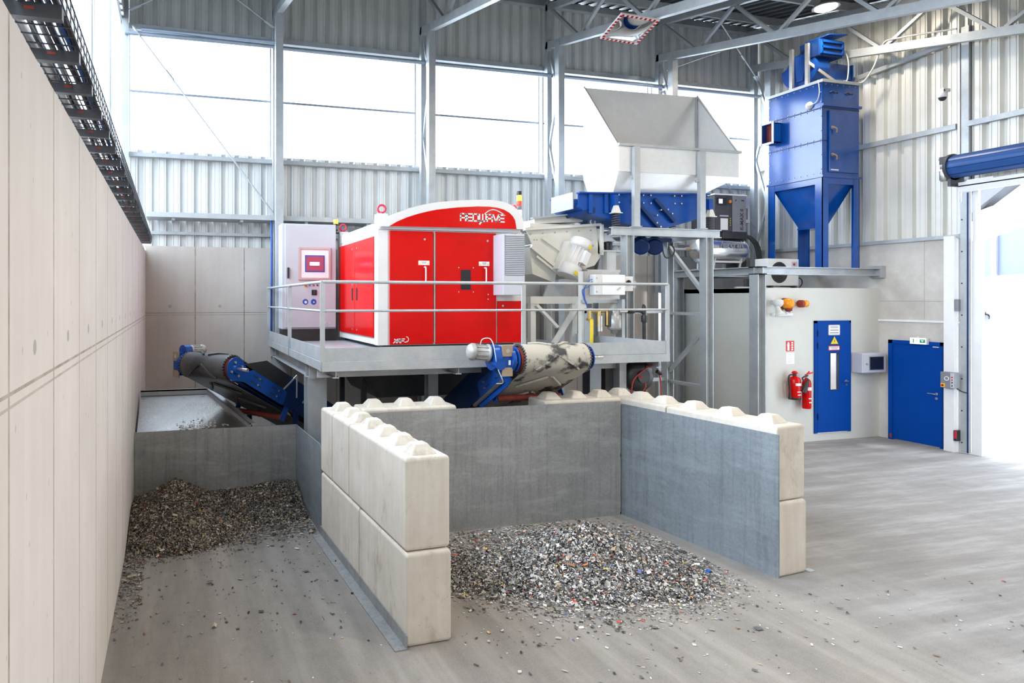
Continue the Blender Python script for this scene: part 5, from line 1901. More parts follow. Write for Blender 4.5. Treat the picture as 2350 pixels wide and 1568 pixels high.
# door into the room
DX0, DX1 = 12.64, 13.60
f = MB()
f.box(DX0, DX0 + 0.06, RY - 0.03, RY + 0.1, 0.16, 2.46).box(DX1 - 0.04, DX1, RY - 0.03, RY + 0.1, 0.16, 2.46).box(DX0, DX1, RY - 0.03, RY + 0.1, 2.41, 2.46)
d1_ = struct(f.build('door_1', 'door'))
leaf = MB()
wx0, wx1, wz0, wz1 = 13.02, 13.26, 1.03, 1.80
leaf.box(DX0 + 0.06, wx0, RY - 0.035, RY + 0.02, 0.17, 2.41).box(wx1, DX1 - 0.04, RY - 0.035, RY + 0.02, 0.17, 2.41)
leaf.box(wx0, wx1, RY - 0.035, RY + 0.02, 0.17, wz0).box(wx0, wx1, RY - 0.035, RY + 0.02, wz1, 2.41)
lf = leaf.build('door_leaf', 'door', d1_)
struct(MB().box(wx0, wx1, RY - 0.01, RY - 0.004, wz0, wz1).build('viewing_pane', 'glass', d1_))
m = MB().box(wx0, wx0 + 0.012, RY - 0.042, RY, wz0, wz1).box(wx1 - 0.012, wx1, RY - 0.042, RY, wz0, wz1).box(wx0, wx1, RY - 0.042, RY, wz0, wz0 + 0.012).box(wx0, wx1, RY - 0.042, RY, wz1 - 0.012, wz1)
m.build('pane_frame', 'black', d1_)
m = MB().tube([(13.46, RY - 0.035, 1.21), (13.46, RY - 0.085, 1.21), (13.34, RY - 0.09, 1.21)], 0.011).cyl((13.46, RY - 0.035, 1.21), (13.46, RY - 0.045, 1.21), 0.028, n=16).cyl((13.46, RY - 0.035, 1.13), (13.46, RY - 0.045, 1.13), 0.028, n=16)
m.build('door_handle', 'chrome', d1_)
for z in (0.5, 1.95, 2.2):
    MB().cyl((DX0 + 0.065, RY - 0.045, z - 0.06), (DX0 + 0.065, RY - 0.045, z + 0.06), 0.012, n=10).build('hinge', 'navy', d1_)
for o in d1_.children:
    o['kind'] = 'structure'
# lit interior glimpsed through the pane: a pale cabinet standing in the room
t = thing('switch_cabinet', 'pale cabinet seen through the narrow pane of the blue room door', 'cabinet', (13.3, 11.4, 0))
MB().box(12.9, 13.9, 11.3, 11.8, 0.1, 2.2).build('housing', 'ltgrey', t, bevel=0.01)
MB().box(12.9, 13.9, 11.32, 11.8, 0.0, 0.1).build('plinth', 'black', t)
MB().box(13.36, 13.40, 11.285, 11.30, 1.0, 1.2).build('handle', 'black', t)
l = bpy.data.lights.new('room_light', 'POINT')
l.energy = 160
l.shadow_soft_size = 0.2
tl_ = thing('room_lamp', 'lamp on the ceiling inside the equipment room', 'lamp', (12.8, 10.95, 2.95))
MB().box(12.4, 13.2, 10.88, 11.02, 2.96, 3.02).build('lamp_body', 'white', tl_)
lo = bpy.data.objects.new('room_light', l)
lo.location = (0, 0, -0.12)
lo.parent = tl_
COL.objects.link(lo)

# signs on the door
def sign(name, label, x0, x1, z0, z1, y, mat, lines=(), border=None, th=0.003):
    t = thing(name, label, 'sign', ((x0 + x1) / 2, y, z0))
    MB().box(x0, x1, y - th, y, z0, z1).build('panel', mat, t)
    if border:
        b = 0.014
        MB().box(x0, x1, y - th - 0.0008, y - th, z0, z0 + b).box(x0, x1, y - th - 0.0008, y - th, z1 - b, z1).box(x0, x0 + b, y - th - 0.0008, y - th, z0, z1).box(x1 - b, x1, y - th - 0.0008, y - th, z0, z1).build('border', border, t)
    return t


yd = RY - 0.0365
t = sign('notice_sign', 'white notice with printed lines at the top of the blue room door', 12.98, 13.29, 2.16, 2.375, yd, 'paper', border='ltgrey')
m = MB()
for z, a, b, h in ((2.335, 13.04, 13.23, 0.010), (2.315, 13.03, 13.24, 0.010), (2.265, 13.03, 13.24, 0.018), (2.21, 13.02, 13.25, 0.018)):
    m.box(a, b, yd - 0.0042, yd - 0.003, z - h / 2, z + h / 2)
m.build('printed_lines', 'ink_grey', t)
t = thing('hazard_sign', 'yellow triangular electrical hazard sign on the blue room door', 'sign', (13.14, yd, 1.965))
m = MB()
m.prism([(13.02, yd, 1.97), (13.26, yd, 1.97), (13.14, yd, 2.15)], (0, -0.003, 0))
m.build('triangle_edge', 'ink', t)
m = MB()
m.prism([(13.04, yd - 0.003, 1.982), (13.24, yd - 0.003, 1.982), (13.14, yd - 0.003, 2.132)], (0, -0.001, 0))
m.build('triangle_face', 'yellow', t)
m = MB()
m.prism([(13.15, yd - 0.004, 2.095), (13.125, yd - 0.004, 2.03), (13.145, yd - 0.004, 2.035), (13.13, yd - 0.004, 1.99), (13.16, yd - 0.004, 2.05), (13.14, yd - 0.004, 2.045)], (0, -0.001, 0))
m.build('bolt_symbol', 'ink', t)
t = sign('small_sign', 'small red bordered sign just above the door pane', 12.985, 13.285, 1.845, 1.945, yd, 'paper', border='red')
MB().box(13.02, 13.25, yd - 0.0045, yd - 0.003, 1.905, 1.918).box(13.05, 13.22, yd - 0.0045, yd - 0.003, 1.878, 1.888).build('printed_lines', 'ink_grey', t)
# fire signs on the panel wall
yw = RY
t = sign('fire_extinguisher_sign', 'red fire extinguisher sign on the pale room wall', 11.92, 12.13, 1.85, 2.06, yw, 'red')
m = MB()
m.box(11.955, 12.005, yw - 0.0045, yw - 0.003, 1.865, 1.965).prism([(11.945, yw - 0.003, 1.965), (12.015, yw - 0.003, 1.965), (11.995, yw - 0.003, 2.035), (11.965, yw - 0.003, 2.035)], (0, -0.0015, 0))
for k in range(4):
    zc = 1.885 + 0.045 * k
    m.prism([(12.055, yw - 0.003, zc - 0.018), (12.105, yw - 0.003, zc - 0.012), (12.095, yw - 0.003, zc + 0.02), (12.075, yw - 0.003, zc + 0.012), (12.06, yw - 0.003, zc + 0.02)], (0, -0.0015, 0))
m.build('pictogram', 'paper', t)
t = sign('instruction_sheet', 'white paper sheet below the red fire sign', 11.925, 12.135, 1.59, 1.82, yw, 'paper')
m = MB()
for k in range(5):
    m.box(11.96, 12.09 - 0.02 * (k % 2), yw - 0.0036, yw - 0.003, 1.63 + 0.035 * k, 1.636 + 0.035 * k)
m.build('printed_lines', 'ltgrey', t)


# fire extinguishers
def extinguisher(label, x, y, z, h, r, horn):
    t = thing('fire_extinguisher', label, 'fire extinguisher', (x, y, z), 0, 'fire extinguishers on the room wall')
    k = h
    MB().spin((x, y, z), (0, 0, 1), [(r * 0.9, 0), (r, 0.03), (r, k * 0.78), (r * 0.85, k * 0.86), (r * 0.35, k * 0.92), (r * 0.3, k * 0.95)]).build('cylinder', 'red', t)
    if not horn:
        MB().spin((x, y, z - 0.002), (0, 0, 1), [(r * 1.0, 0), (r * 1.03, 0.01), (r * 1.03, 0.045)]).build('foot_ring', 'black', t)
    m = MB()
    m.cyl((x, y, z + k * 0.94), (x, y, z + k * 1.03), 0.035, n=14)
    m.build('valve', 'black' if not horn else 'steel', t)
    if horn:
        m = MB()
        m.bar((x - 0.03, y, z + k * 1.03), (x + 0.15, y - 0.02, z + k * 1.10), 0.03, 0.02).bar((x - 0.03, y, z + k * 1.0), (x + 0.05, y - 0.02, z + k * 1.13), 0.025, 0.02)
        m.build('lever', 'red', t)
        MB().tube([(x, y - 0.02, z + k), (x - 0.10, y - 0.08, z + k * 1.02), (x - 0.18, y - 0.06, z + k * 0.95), (x - 0.18, y - 0.09, z + k * 0.86)], 0.014).build('hose', 'black', t)
        MB().cyl((x - 0.10, y - 0.12, z + k * 0.92), (x - 0.19, y - 0.09, z + k * 0.52), 0.022, 0.055, 16).build('discharge_horn', 'black', t)
    else:
        MB().spin((x, y, z + k * 1.03), (0, 0, 1), [(0.05, 0), (0.055, 0.02), (0.03, 0.05), (0.005, 0.055)]).build('push_knob', 'red', t)
        MB().tube([(x - 0.02, y, z + k * 0.97), (x - r - 0.03, y - 0.02, z + k * 0.99), (x - r - 0.07, y - 0.02, z + k * 0.85), (x - r - 0.045, y - 0.02, z + k * 0.5), (x - r - 0.035, y - 0.02, z + k * 0.15)], 0.016).build('hose', 'black', t)
        MB().cyl((x - r - 0.035, y - 0.02, z + k * 0.22), (x - r - 0.035, y - 0.02, z + k * 0.04), 0.02, 0.024, 12).build('nozzle', 'black', t)
    m = MB()
    for za, zb, q0, q1 in ((0.56, 0.66, -130, -30), (0.30, 0.335, -115, -30), (0.18, 0.215, -110, -30)):
        n = 10
        vs = []
        for i in range(n + 1):
            q = radians(q0 + (q1 - q0) * i / n)
            for zz in (za, zb):
                vs.append((x + (r + 0.002) * cos(q), y + (r + 0.002) * sin(q), z + k * zz))
        m.add(vs, [(2 * i, 2 * i + 2, 2 * i + 3, 2 * i + 1) for i in range(n)], True)
    m.build('label_bands', 'paper', t)
    MB().box(x - 0.05, x + 0.05, y + r - 0.01, RY - 0.001, z + k * 0.6, z + k * 0.66).build('wall_hook', 'steel', t)


extinguisher('short fat red fire extinguisher with a black hose on the room wall', 11.99, RY - 0.13, 0.90, 0.50, 0.105, False)
extinguisher('slim tall red fire extinguisher with a black discharge horn next to the blue door', 12.31, RY - 0.12, 0.70, 0.66, 0.078, True)

# warning horn and beacons
t = thing('alarm_horn', 'pale grey alarm horn on the pale room wall', 'siren', (11.55, RY - 0.1, 2.6))
m = MB()
m.spin((11.56, RY - 0.14, 2.90), (0, 0, -1), [(0.05, 0), (0.09, 0.02), (0.095, 0.09), (0.07, 0.13), (0.04, 0.16)])
m.spin((11.53, RY - 0.15, 2.76), (0.15, -0.25, -1), [(0.035, 0), (0.05, 0.10), (0.10, 0.17), (0.105, 0.175)])
m.build('horn', 'cable_w', t)
MB().box(11.52, 11.60, RY - 0.10, RY, 2.80, 2.88).build('bracket', 'ltgrey', t)


def amber(label, x, z, horizontal):
    t = thing('warning_beacon', label, 'beacon', (x, RY - 0.1, z), 0, 'amber warning beacons')
    if horizontal:
        MB().spin((x + 0.02, RY - 0.12, z), (1, 0, 0), [(0.06, 0), (0.075, 0.01), (0.07, 0.11), (0.04, 0.15), (0.005, 0.155)]).build('lens', 'amber', t)
        MB().cyl((x - 0.04, RY - 0.12, z), (x + 0.02, RY - 0.12, z), 0.075, n=20).build('base', 'redrubber', t)
        MB().box(x - 0.03, x + 0.02, RY - 0.07, RY, z - 0.04, z + 0.04).build('bracket', 'ltgrey', t)
    else:
        MB().spin((x, RY - 0.05, z), (0, -1, 0), [(0.11, 0), (0.115, 0.04), (0.10, 0.10), (0.05, 0.15), (0.005, 0.16)]).build('lens', 'amber', t)
        MB().cyl((x, RY, z), (x, RY - 0.05, z), 0.115, n=24).spin((x, RY - 0.10, z - 0.09), (0, 0, -1), [(0.07, 0), (0.06, 0.05), (0.02, 0.07)]).build('base', 'redrubber', t)


amber('round amber warning beacon in the middle of the alarm group on the room wall', 11.87, 2.81, False)
amber('amber warning beacon pointing sideways at the end of the alarm group', 12.17, 2.81, True)
t = thing('alarm_conduit', 'white conduit bracket linking the alarm horn and amber beacons', 'conduit', (11.85, RY - 0.03, 2.57))
MB().box(11.56, 12.05, RY - 0.05, RY, 2.57, 2.62).build('conduit', 'trim_w', t)
for x in (11.72, 11.99):
    MB().tube([(x, RY - 0.03, 2.62), (x, RY - 0.03, 2.84), (x + 0.03, RY - 0.03, 2.87)], 0.006, 6).build('wire', 'ltgrey', t)
MB().cyl((11.87, RY - 0.06, 2.60), (11.87, RY - 0.06, 2.68), 0.022, n=10).build('gland', 'trim_w', t)

# operator panel
t = thing('operator_panel', 'pale grey operator panel with a dark screen between the two blue doors', 'control panel', (13.9, 10.15, 1.38))
MB().box(13.64, 14.27, 10.04, RY, 1.38, 1.79).build('housing', 'ltgrey', t, bevel=0.012)
MB().box(13.66, 14.26, 10.025, 10.042, 1.395, 1.775).build('door', 'ltgrey', t, bevel=0.006)
MB().box(13.80, 14.19, 10.015, 10.026, 1.44, 1.725).build('screen_bezel', 'grey', t)
MB().box(13.815, 14.175, 10.010, 10.0155, 1.455, 1.71).build('screen', 'screen', t)
MB().cyl((13.73, 10.025, 1.57), (13.73, 10.012, 1.57), 0.018, n=12).build('lock', 'steel', t)
m = MB()
m.box(14.27, 14.285, 10.08, 10.2, 1.63, 1.72)
m.build('switch_plate', 'yellow', t)
MB().cyl((14.285, 10.14, 1.675), (14.33, 10.14, 1.675), 0.03, n=14).build('main_switch', 'red', t)
tag(MB().tube([(13.9, 10.2, 1.38), (13.92, RY - 0.02, 1.2), (13.92, RY - 0.01, 0.02)], 0.01).build('cable', 'cabin'), 'pale cable dropping from the operator panel to the floor', 'cable') if False else None

# ================================================================ right wall: door, exit sign, gate
t = None
f = MB()
xw = XR
f.box(xw - 0.05, xw + 0.02, 9.98, 10.06, 0.0, 2.06).box(xw - 0.05, xw + 0.02, 9.08, 10.06, 1.99, 2.06).box(xw - 0.05, xw + 0.02, 9.08, 9.12, 0, 2.06)
d2_ = struct(f.build('door_2', 'door'))
MB().box(xw - 0.03, xw + 0.0, 9.12, 9.98, 0.02, 1.99).build('door_leaf', 'door', d2_)
m = MB().tube([(xw - 0.03, 9.185, 1.05), (xw - 0.085, 9.185, 1.05), (xw - 0.09, 9.31, 1.05)], 0.011).cyl((xw - 0.03, 9.185, 1.05), (xw - 0.04, 9.185, 1.05), 0.027, n=16).cyl((xw - 0.03, 9.185, 0.96), (xw - 0.04, 9.185, 0.96), 0.027, n=16)
m.build('door_handle', 'chrome', d2_)
MB().box(xw - 0.055, xw - 0.03, 9.14, 9.24, 1.955, 1.975).build('door_closer', 'ltgrey', d2_)
MB().box(xw - 0.054, xw - 0.049, 9.99, 10.03, 0.03, 0.12).build('kick_mark', 'redrubber', d2_)
for o in d2_.children:
    o['kind'] = 'structure'
t = thing('exit_sign', 'lit emergency exit sign above the blue wall door', 'sign', (xw - 0.05, 9.480, 2.0))
MB().box(xw - 0.11, xw - 0.05, 9.310, 9.610, 2.005, 2.135).build('housing', 'trim_w', t)
MB().box(xw - 0.114, xw - 0.11, 9.320, 9.600, 2.015, 2.125).build('sign_face', 'lit_sign', t)
m = MB()
m.box(xw - 0.116, xw - 0.114, 9.330, 9.430, 2.035, 2.105).box(xw - 0.116, xw - 0.114, 9.530, 9.550, 2.03, 2.11).box(xw - 0.116, xw - 0.114, 9.475, 9.485, 2.05, 2.10)
m.build('exit_symbol', 'green', t)
m = MB()
m.prism([(xw - 0.117, 9.410, 2.09), (xw - 0.117, 9.350, 2.09), (xw - 0.117, 9.380, 2.045)], (-0.001, 0, 0))
m.build('exit_arrow', 'paper', t)
MB().cyl((xw - 0.08, 9.480, 2.135), (xw - 0.08, 9.480, 2.16), 0.012, n=8).build('mount', 'trim_w', t)
t = thing('white_wall_post', 'white post against the concrete wall between blue door and roller shutter', 'post', (xw - 0.1, 9.0, 0))
MB().box(xw - 0.14, xw - 0.0, 8.83, 9.00, 0, 4.10).build('post', 'trim_w', t)
t = thing('shutter_control_box', 'grey control box of the roller shutter on the white post', 'control box', (xw - 0.2, 8.810, 1.2))
MB().box(xw - 0.28, xw - 0.14, 8.730, 8.970, 1.22, 1.52).build('housing', 'grey', t, bevel=0.012)
MB().box(xw - 0.285, xw - 0.279, 8.740, 8.800, 1.23, 1.51).build('button_strip', 'ltgrey', t)
for z, mt in ((1.43, 'red'), (1.38, 'ring'), (1.33, 'black'), (1.27, 'black')):
    MB().cyl((xw - 0.285, 8.770, z), (xw - 0.292, 8.770, z), 0.012, n=10).build('button', mt, t)
MB().box(xw - 0.284, xw - 0.279, 8.890, 8.960, 1.235, 1.30).build('yellow_plate', 'yellow', t)
MB().cyl((xw - 0.284, 8.925, 1.267), (xw - 0.30, 8.925, 1.267), 0.02, n=12).build('main_switch', 'red', t)
MB().ring((xw - 0.285, 8.860, 1.40), (1, 0, 0), 0.035, 0.007, 14).build('logo_loop', 'paper', t)
MB().tube([(xw - 0.2, 8.750, 1.22), (xw - 0.16, 8.690, 1.17), (xw - 0.10, 8.650, 1.15)], 0.012).build('cable', 'cable', t)
t = thing('floor_photocell', 'small black and red photocell near the floor beside the gate guide', 'sensor', (xw - 0.1, 8.87, 0.25))
MB().box(xw - 0.16, xw - 0.001, 8.775, 8.83, 0.22, 0.42).build('housing', 'black', t, bevel=0.006)
MB().box(xw - 0.17, xw - 0.16, 8.775, 8.81, 0.27, 0.41).build('red_lens', 'ring', t)
t = thing('limit_switch', 'small grey switch half way up the gate guide rail', 'switch', (xw - 0.2, 8.83, 2.7))
MB().box(xw - 0.14, xw - 0.02, 8.772, 8.825, 2.68, 2.90).build('housing', 'grey', t, bevel=0.006)

# roller shutter
t = thing('roller_shutter', 'rolled up blue roller shutter over the open gate', 'roller door', (13.95, 7.0, 0))
YA, YZ_ = 8.66, 3.4
zr, xr_, rr = 5.36, 14.02, 0.215
m = MB()
n = 44
m.cyl((xr_, YA, zr), (xr_, YZ_, zr), rr, n=n)
m.build('shutter_roll', 'roll', t)
m = MB()
for i in range(10):
    q = 2 * pi * i / 10 + 0.2
    m.bar((xr_ + rr * cos(q), YA, zr + rr * sin(q)), (xr_ + rr * cos(q), YZ_, zr + rr * sin(q)), 0.012, 0.006, (cos(q), 0, sin(q)))
m.build('slat_joints', 'navy', t)
MB().cyl((xr_, YA, zr), (xr_, YA + 0.05, zr), rr + 0.03, n=32).box(xr_ - 0.10, xr_ + 0.25, YA + 0.0, YA + 0.05, 5.0, 5.25).build('end_plate', 'dark', t)
m = MB()
m.spin((xr_ - 0.05, YA + 0.13, 5.56), (0, 0, -1), [(0.07, 0), (0.085, 0.02), (0.085, 0.22), (0.07, 0.24), (0.075, 0.26), (0.075, 0.42), (0.05, 0.45)])
m.box(xr_ - 0.13, xr_ + 0.02, YA + 0.05, YA + 0.2, 5.30, 5.50)
mo = m.build('drive_motor', 'steel', t)
MB().box(xr_ - 0.14, xr_ - 0.03, YA + 0.06, YA + 0.16, 5.42, 5.56).build('motor_label', 'dark', mo)
m = MB()
m.box(14.05, 14.42, YZ_, 8.62, 4.98, 5.06).box(14.05, 14.10, YZ_, 8.62, 4.88, 5.0)
m.build('header_profile', 'trim_w', t)
m = MB()
m.box(xw - 0.07, xw - 0.01, 8.64, 8.77, 0.02, 5.05)
g = m.build('guide_rail', 'galv', t)
m = MB()
for k in range(9):
    m.cyl((xw - 0.07, 8.745, 0.2 + 0.6 * k), (xw - 0.075, 8.745, 0.2 + 0.6 * k), 0.014, n=8)
m.build('guide_screws', 'black', g)
MB().box(xw - 0.075, xw - 0.068, 8.64, 8.665, 0.02, 4.9).build('rubber_seal', 'navy', g)
MB().box(xw - 0.13, xw + 0.04, 3.42, 3.56, 0.02, 5.05).build('guide_rail', 'galv', t)
MB().box(14.06, 14.20, 8.1, 8.5, 5.055, 5.09).tube([(14.10, 8.5, 5.0), (14.08, 8.58, 4.97), (14.08, 8.60, 4.7)], 0.012).build('contact_edge_box', 'steel', t)
t = thing('gate_post', 'white post standing just outside the open gate', 'post', (xw + 0.2, 8.6, 0))
MB().box(xw - 0.01, xw + 0.06, 8.47, 8.63, 0, 4.0).build('post', 'trim_w', t)
MB().box(xw + 0.0, xw + 0.06, 8.53, 8.62, 4.0, 5.05).build('upper_profile', 'trim_w', t)

# ================================================================ steel gallery above the room
t = thing('steel_gallery', 'galvanised steel beam gallery over the equipment room carrying the blue tower', 'gallery', (12.8, 11.5, 3.3))
m = MB()
m.ibeam((11.12, 10.28, 3.47), (14.40, 10.28, 3.47), 0.155, 0.24)
m.ibeam((11.22, 10.16, 3.47), (11.22, 12.48, 3.47), 0.155, 0.20)
m.ibeam((11.22, 11.56, 3.47), (14.40, 11.56, 3.47), 0.155, 0.16)
m.ibeam((11.22, 12.40, 3.47), (14.40, 12.40, 3.47), 0.155, 0.16)
m.build('beams', 'galv', t)
MB().box(11.25, 13.0, 11.64, 12.48, 3.55, 3.57).build('grating', 'galv', t)
for x, y in ((11.22, 10.28), (11.22, 12.40)):
    l = MB().ibeam((x, y, 0.02), (x, y, 3.39), 0.20, 0.20, (1, 0, 0), 0.016, 0.012)
    l.box(x - 0.13, x + 0.13, y - 0.13, y + 0.13, 0, 0.02)
    l.build('post', 'galv', t)
MB().box(14.30, 14.415, 10.14, 10.42, 3.35, 3.60).build('end_plate', 'galv', t)
MB().box(11.6, 13.2, 11.15, 11.2, 3.13, 3.17).build('unit_support', 'galv', t)

# ================================================================ blue dust filter tower
t = thing('dust_filter_tower', 'tall royal blue dust filter tower on four legs standing on the steel gallery', 'filter tower', (13.5, 10.95, 3.55))
TX0, TX1, TY0, TY1 = 12.97, 13.97, 10.35, 11.60
m = MB().box(TX0, TX1, TY0, TY1, 5.47, 7.40)
m.build('casing', 'blue_t', t, bevel=0.01)
for z in (6.19, 6.87):
    MB().box(TX0 - 0.006, TX1 + 0.0, TY0 - 0.004, TY1 + 0.006, z - 0.012, z + 0.012).build('panel_joint', 'navy', t)
MB().box(TX0 - 0.03, TX1 + 0.03, TY0 - 0.03, TY1 + 0.03, 5.43, 5.475).build('flange', 'blue_t', t)
m = MB()
m.bar((TX0 - 0.02, TY0 - 0.02, 6.93), (TX1 + 0.03, TY0 - 0.02, 6.93), 0.04, 0.05)
m.build('flange', 'blue_t', t)
MB().box(TX0 - 0.025, TX1 + 0.025, TY0 - 0.025, TY1 + 0.025, 7.40, 7.46).build('roof_frame', 'galv', t)
m = MB()
for i in range(9):
    y = TY0 + 0.05 + (TY1 - TY0 - 0.1) * i / 8
    for z in (7.36, 6.84, 6.90, 6.16, 6.22, 5.52):
        m.cyl((TX0, y, z), (TX0 - 0.012, y, z), 0.010, n=6)
for z in (5.6, 5.9, 6.4, 6.7, 7.0, 7.2):
    for y in (TY0 + 0.03, TY1 - 0.03):
        m.cyl((TX0, y, z), (TX0 - 0.012, y, z), 0.010, n=6)
for i in range(6):
    m.cyl((TX0 + 0.08 + 0.16 * i, TY0, 7.36), (TX0 + 0.08 + 0.16 * i, TY0 - 0.012, 7.36), 0.010, n=6)
m.build('rivet_heads', 'ltgrey', t)
d = MB().box(13.12, 13.92, TY0 - 0.035, TY0 - 0.002, 5.54, 6.82).build('access_door', 'blue_t', t, bevel=0.008)
for z in (6.42, 5.86):
    m = MB()
    m.tube([(13.19, TY0 - 0.035, z + 0.04), (13.19, TY0 - 0.075, z + 0.035), (13.24, TY0 - 0.09, z), (13.25, TY0 - 0.08, z - 0.07)], 0.016)
    m.cyl((13.19, TY0 - 0.035, z + 0.04), (13.19, TY0 - 0.05, z + 0.04), 0.035, n=12)
    m.build('turn_handle', 'tan', d)
MB().box(13.15, 13.36, TY0 - 0.038, TY0 - 0.034, 5.575, 5.60).build('type_plate', 'paper', d)
m = MB()
for x in (13.17, 13.58):
    m.tube([(x, TY0 - 0.002, 7.20), (x + 0.03, TY0 - 0.03, 7.21), (x + 0.10, TY0 - 0.035, 7.19), (x + 0.17, TY0 - 0.03, 7.21), (x + 0.20, TY0 - 0.002, 7.20)], 0.013)
m.build('lifting_handles', 'black', t)
MB().spin((TX0, 10.62, 6.98), (-1, 0, 0), [(0.075, 0), (0.085, 0.02), (0.05, 0.07), (0.02, 0.09)]).build('pressure_gauge', 'trim_w', t)
MB().tube([(TX0 - 0.03, 10.60, 6.98), (TX0 - 0.03, 10.45, 7.02), (TX0 - 0.02, 10.40, 7.2), (TX0 - 0.03, 10.42, 7.46)], 0.008).build('gauge_wire', 'trim_w', t)
# square air inlet
m = MB()
a0, a1, z0, z1 = 11.30, 11.58, 6.36, 6.80
m.box(TX0 - 0.22, TX0, a0, a0 + 0.02, z0, z1).box(TX0 - 0.22, TX0, a1 - 0.02, a1, z0, z1).box(TX0 - 0.22, TX0, a0, a1, z0, z0 + 0.02).box(TX0 - 0.22, TX0, a0, a1, z1 - 0.02, z1)
inl = m.build('air_inlet', 'blue_t', t)
m = MB()
m.box(TX0 - 0.235, TX0 - 0.22, a0 - 0.03, a0 + 0.015, z0 - 0.03, z1 + 0.03).box(TX0 - 0.235, TX0 - 0.22, a1 - 0.015, a1 + 0.03, z0 - 0.03, z1 + 0.03).box(TX0 - 0.235, TX0 - 0.22, a0, a1, z0 - 0.03, z0 + 0.015).box(TX0 - 0.235, TX0 - 0.22, a0, a1, z1 - 0.015, z1 + 0.03)
m.build('inlet_flange', 'galv', inl)
MB().box(TX0 - 0.10, TX0 - 0.06, a0 + 0.02, a1 - 0.02, z0 + 0.02, z1 - 0.02).build('inlet_grille', 'redrubber', inl)
# hopper cone
m = MB()
m.loft([(TX0 + 0.03, TY0 + 0.03, 5.43), (TX1 - 0.03, TY0 + 0.03, 5.43), (TX1 - 0.03, TY1 - 0.03, 5.43), (TX0 + 0.03, TY1 - 0.03, 5.43)],
       [(13.30, 10.80, 4.45), (13.64, 10.80, 4.45), (13.64, 11.15, 4.45), (13.30, 11.15, 4.45)])
m.box(13.28, 13.66, 10.78, 11.17, 4.42, 4.45)
m.build('dust_cone', 'blue_t', t)
for x in (TX0 + 0.075, TX1 - 0.075):
    for y in (TY0 + 0.075, TY1 - 0.075):
        sx = 1 if x < 13.4 else -1
        sy = 1 if y < 10.9 else -1
        l = MB()
        l.box(x - 0.08, x + 0.08, y - 0.08 if sy > 0 else y + 0.065, y - 0.065 if sy > 0 else y + 0.08, 3.55, 5.43)
        l.box(x - 0.08 if sx > 0 else x + 0.065, x - 0.065 if sx > 0 else x + 0.08, y - 0.08, y + 0.08, 3.55, 5.43)
        l.box(x - 0.10, x + 0.10, y - 0.10, y + 0.10, 3.548, 3.562)
        l.build('leg', 'blue_t', t)
m = MB()
m.box(TX0, TX1, TY0 + 0.0, TY0 + 0.015, 5.30, 5.43).box(TX0, TX0 + 0.015, TY0, TY1, 5.30, 5.43).box(TX1 - 0.015, TX1, TY0, TY1, 5.30, 5.43)
m.build('skirt', 'blue_t', t)
# fan on top
t = thing('extraction_fan', 'blue extraction fan with motor cage on top of the filter tower', 'fan', (13.4, 10.95, 7.46))
m = MB()
for y in (10.72, 11.08):
    m.bar((13.02, y, 7.46), (13.02, y, 8.34), 0.06, 0.07, (0, 1, 0))
m.bar((13.02, 10.72, 7.95), (13.40, 10.42, 7.46), 0.05, 0.05)
m.build('stand_frame', 'steel', t)
m = MB()
pts = []
for i in range(28):
    q = 2 * pi * i / 28
    r = 0.34 + 0.10 * i / 28
    pts.append((10.95 + r * cos(q + 0.4), 7.86 + r * sin(q + 0.4) * 0.95))
m.prism([(13.10, y, z) for y, z in pts], (0.34, 0, 0))
m.loft([(13.36, 10.62, 7.60), (13.36, 11.1, 7.60), (13.36, 11.1, 7.95), (13.36, 10.62, 7.95)], [(14.24, 10.70, 7.66), (14.24, 11.0, 7.66), (14.24, 11.0, 7.96), (14.24, 10.70, 7.96)])
m.loft([(13.06, 10.76, 8.16), (13.06, 11.06, 8.16), (13.06, 11.0, 7.60), (13.06, 10.86, 7.60)], [(13.12, 10.74, 8.20), (13.12, 11.08, 8.20), (13.12, 11.02, 7.60), (13.12, 10.84, 7.60)])
m.build('scroll_housing', 'blue', t)
m = MB()
m.box(14.22, 14.25, 10.68, 11.02, 7.64, 7.67).box(14.22, 14.25, 10.68, 11.02, 7.95, 7.98).box(14.22, 14.25, 10.68, 10.70, 7.66, 7.96).box(14.22, 14.25, 11.0, 11.02, 7.66, 7.96)
m.build('outlet_flange', 'blue_t', t)
m = MB()
m.box(13.08, 13.72, 10.50, 10.95, 8.02, 8.38)
mc = m.build('motor_cage', 'navy', t, bevel=0.02)
m = MB()
for z in (8.08, 8.20, 8.32):
    m.box(13.12, 13.70, 10.47, 10.505, z - 0.02, z + 0.02)
for x in (13.12, 13.70):
    m.box(x - 0.02, x + 0.02, 10.47, 10.505, 8.06, 8.34)
m.build('cage_bars', 'blue', mc)
MB().prism([(13.30, 10.46, 8.46), (13.80, 10.46, 8.50), (13.82, 11.0, 8.52), (13.30, 11.0, 8.48)], (0, 0, 0.02)).box(13.6, 13.66, 10.7, 10.76, 8.38, 8.49).build('rain_cover', 'sticker', t)
MB().tube([(13.74, 10.6, 8.2), (13.84, 10.55, 8.18), (13.87, 10.5, 7.95), (13.80, 10.46, 7.6), (13.70, 10.44, 7.47)], 0.012).build('motor_cable', 'cable_w', t)
t = thing('power_cable', 'grey cable arching from the top of the filter tower to the roof truss', 'cable', (14.0, 10.4, 7.46))
MB().tube([(13.6, 10.40, 7.48), (13.93, 10.36, 7.46), (14.03, 10.28, 7.5), (14.05, 10.12, 7.72), (14.06, 10.0, 8.0), (14.02, 9.86, 8.16), (13.99, 9.6, 8.12), (13.98, 9.2, 8.04), (13.98, 8.6, 7.9)], 0.018, 10).build('cable', 'cable_w', t)

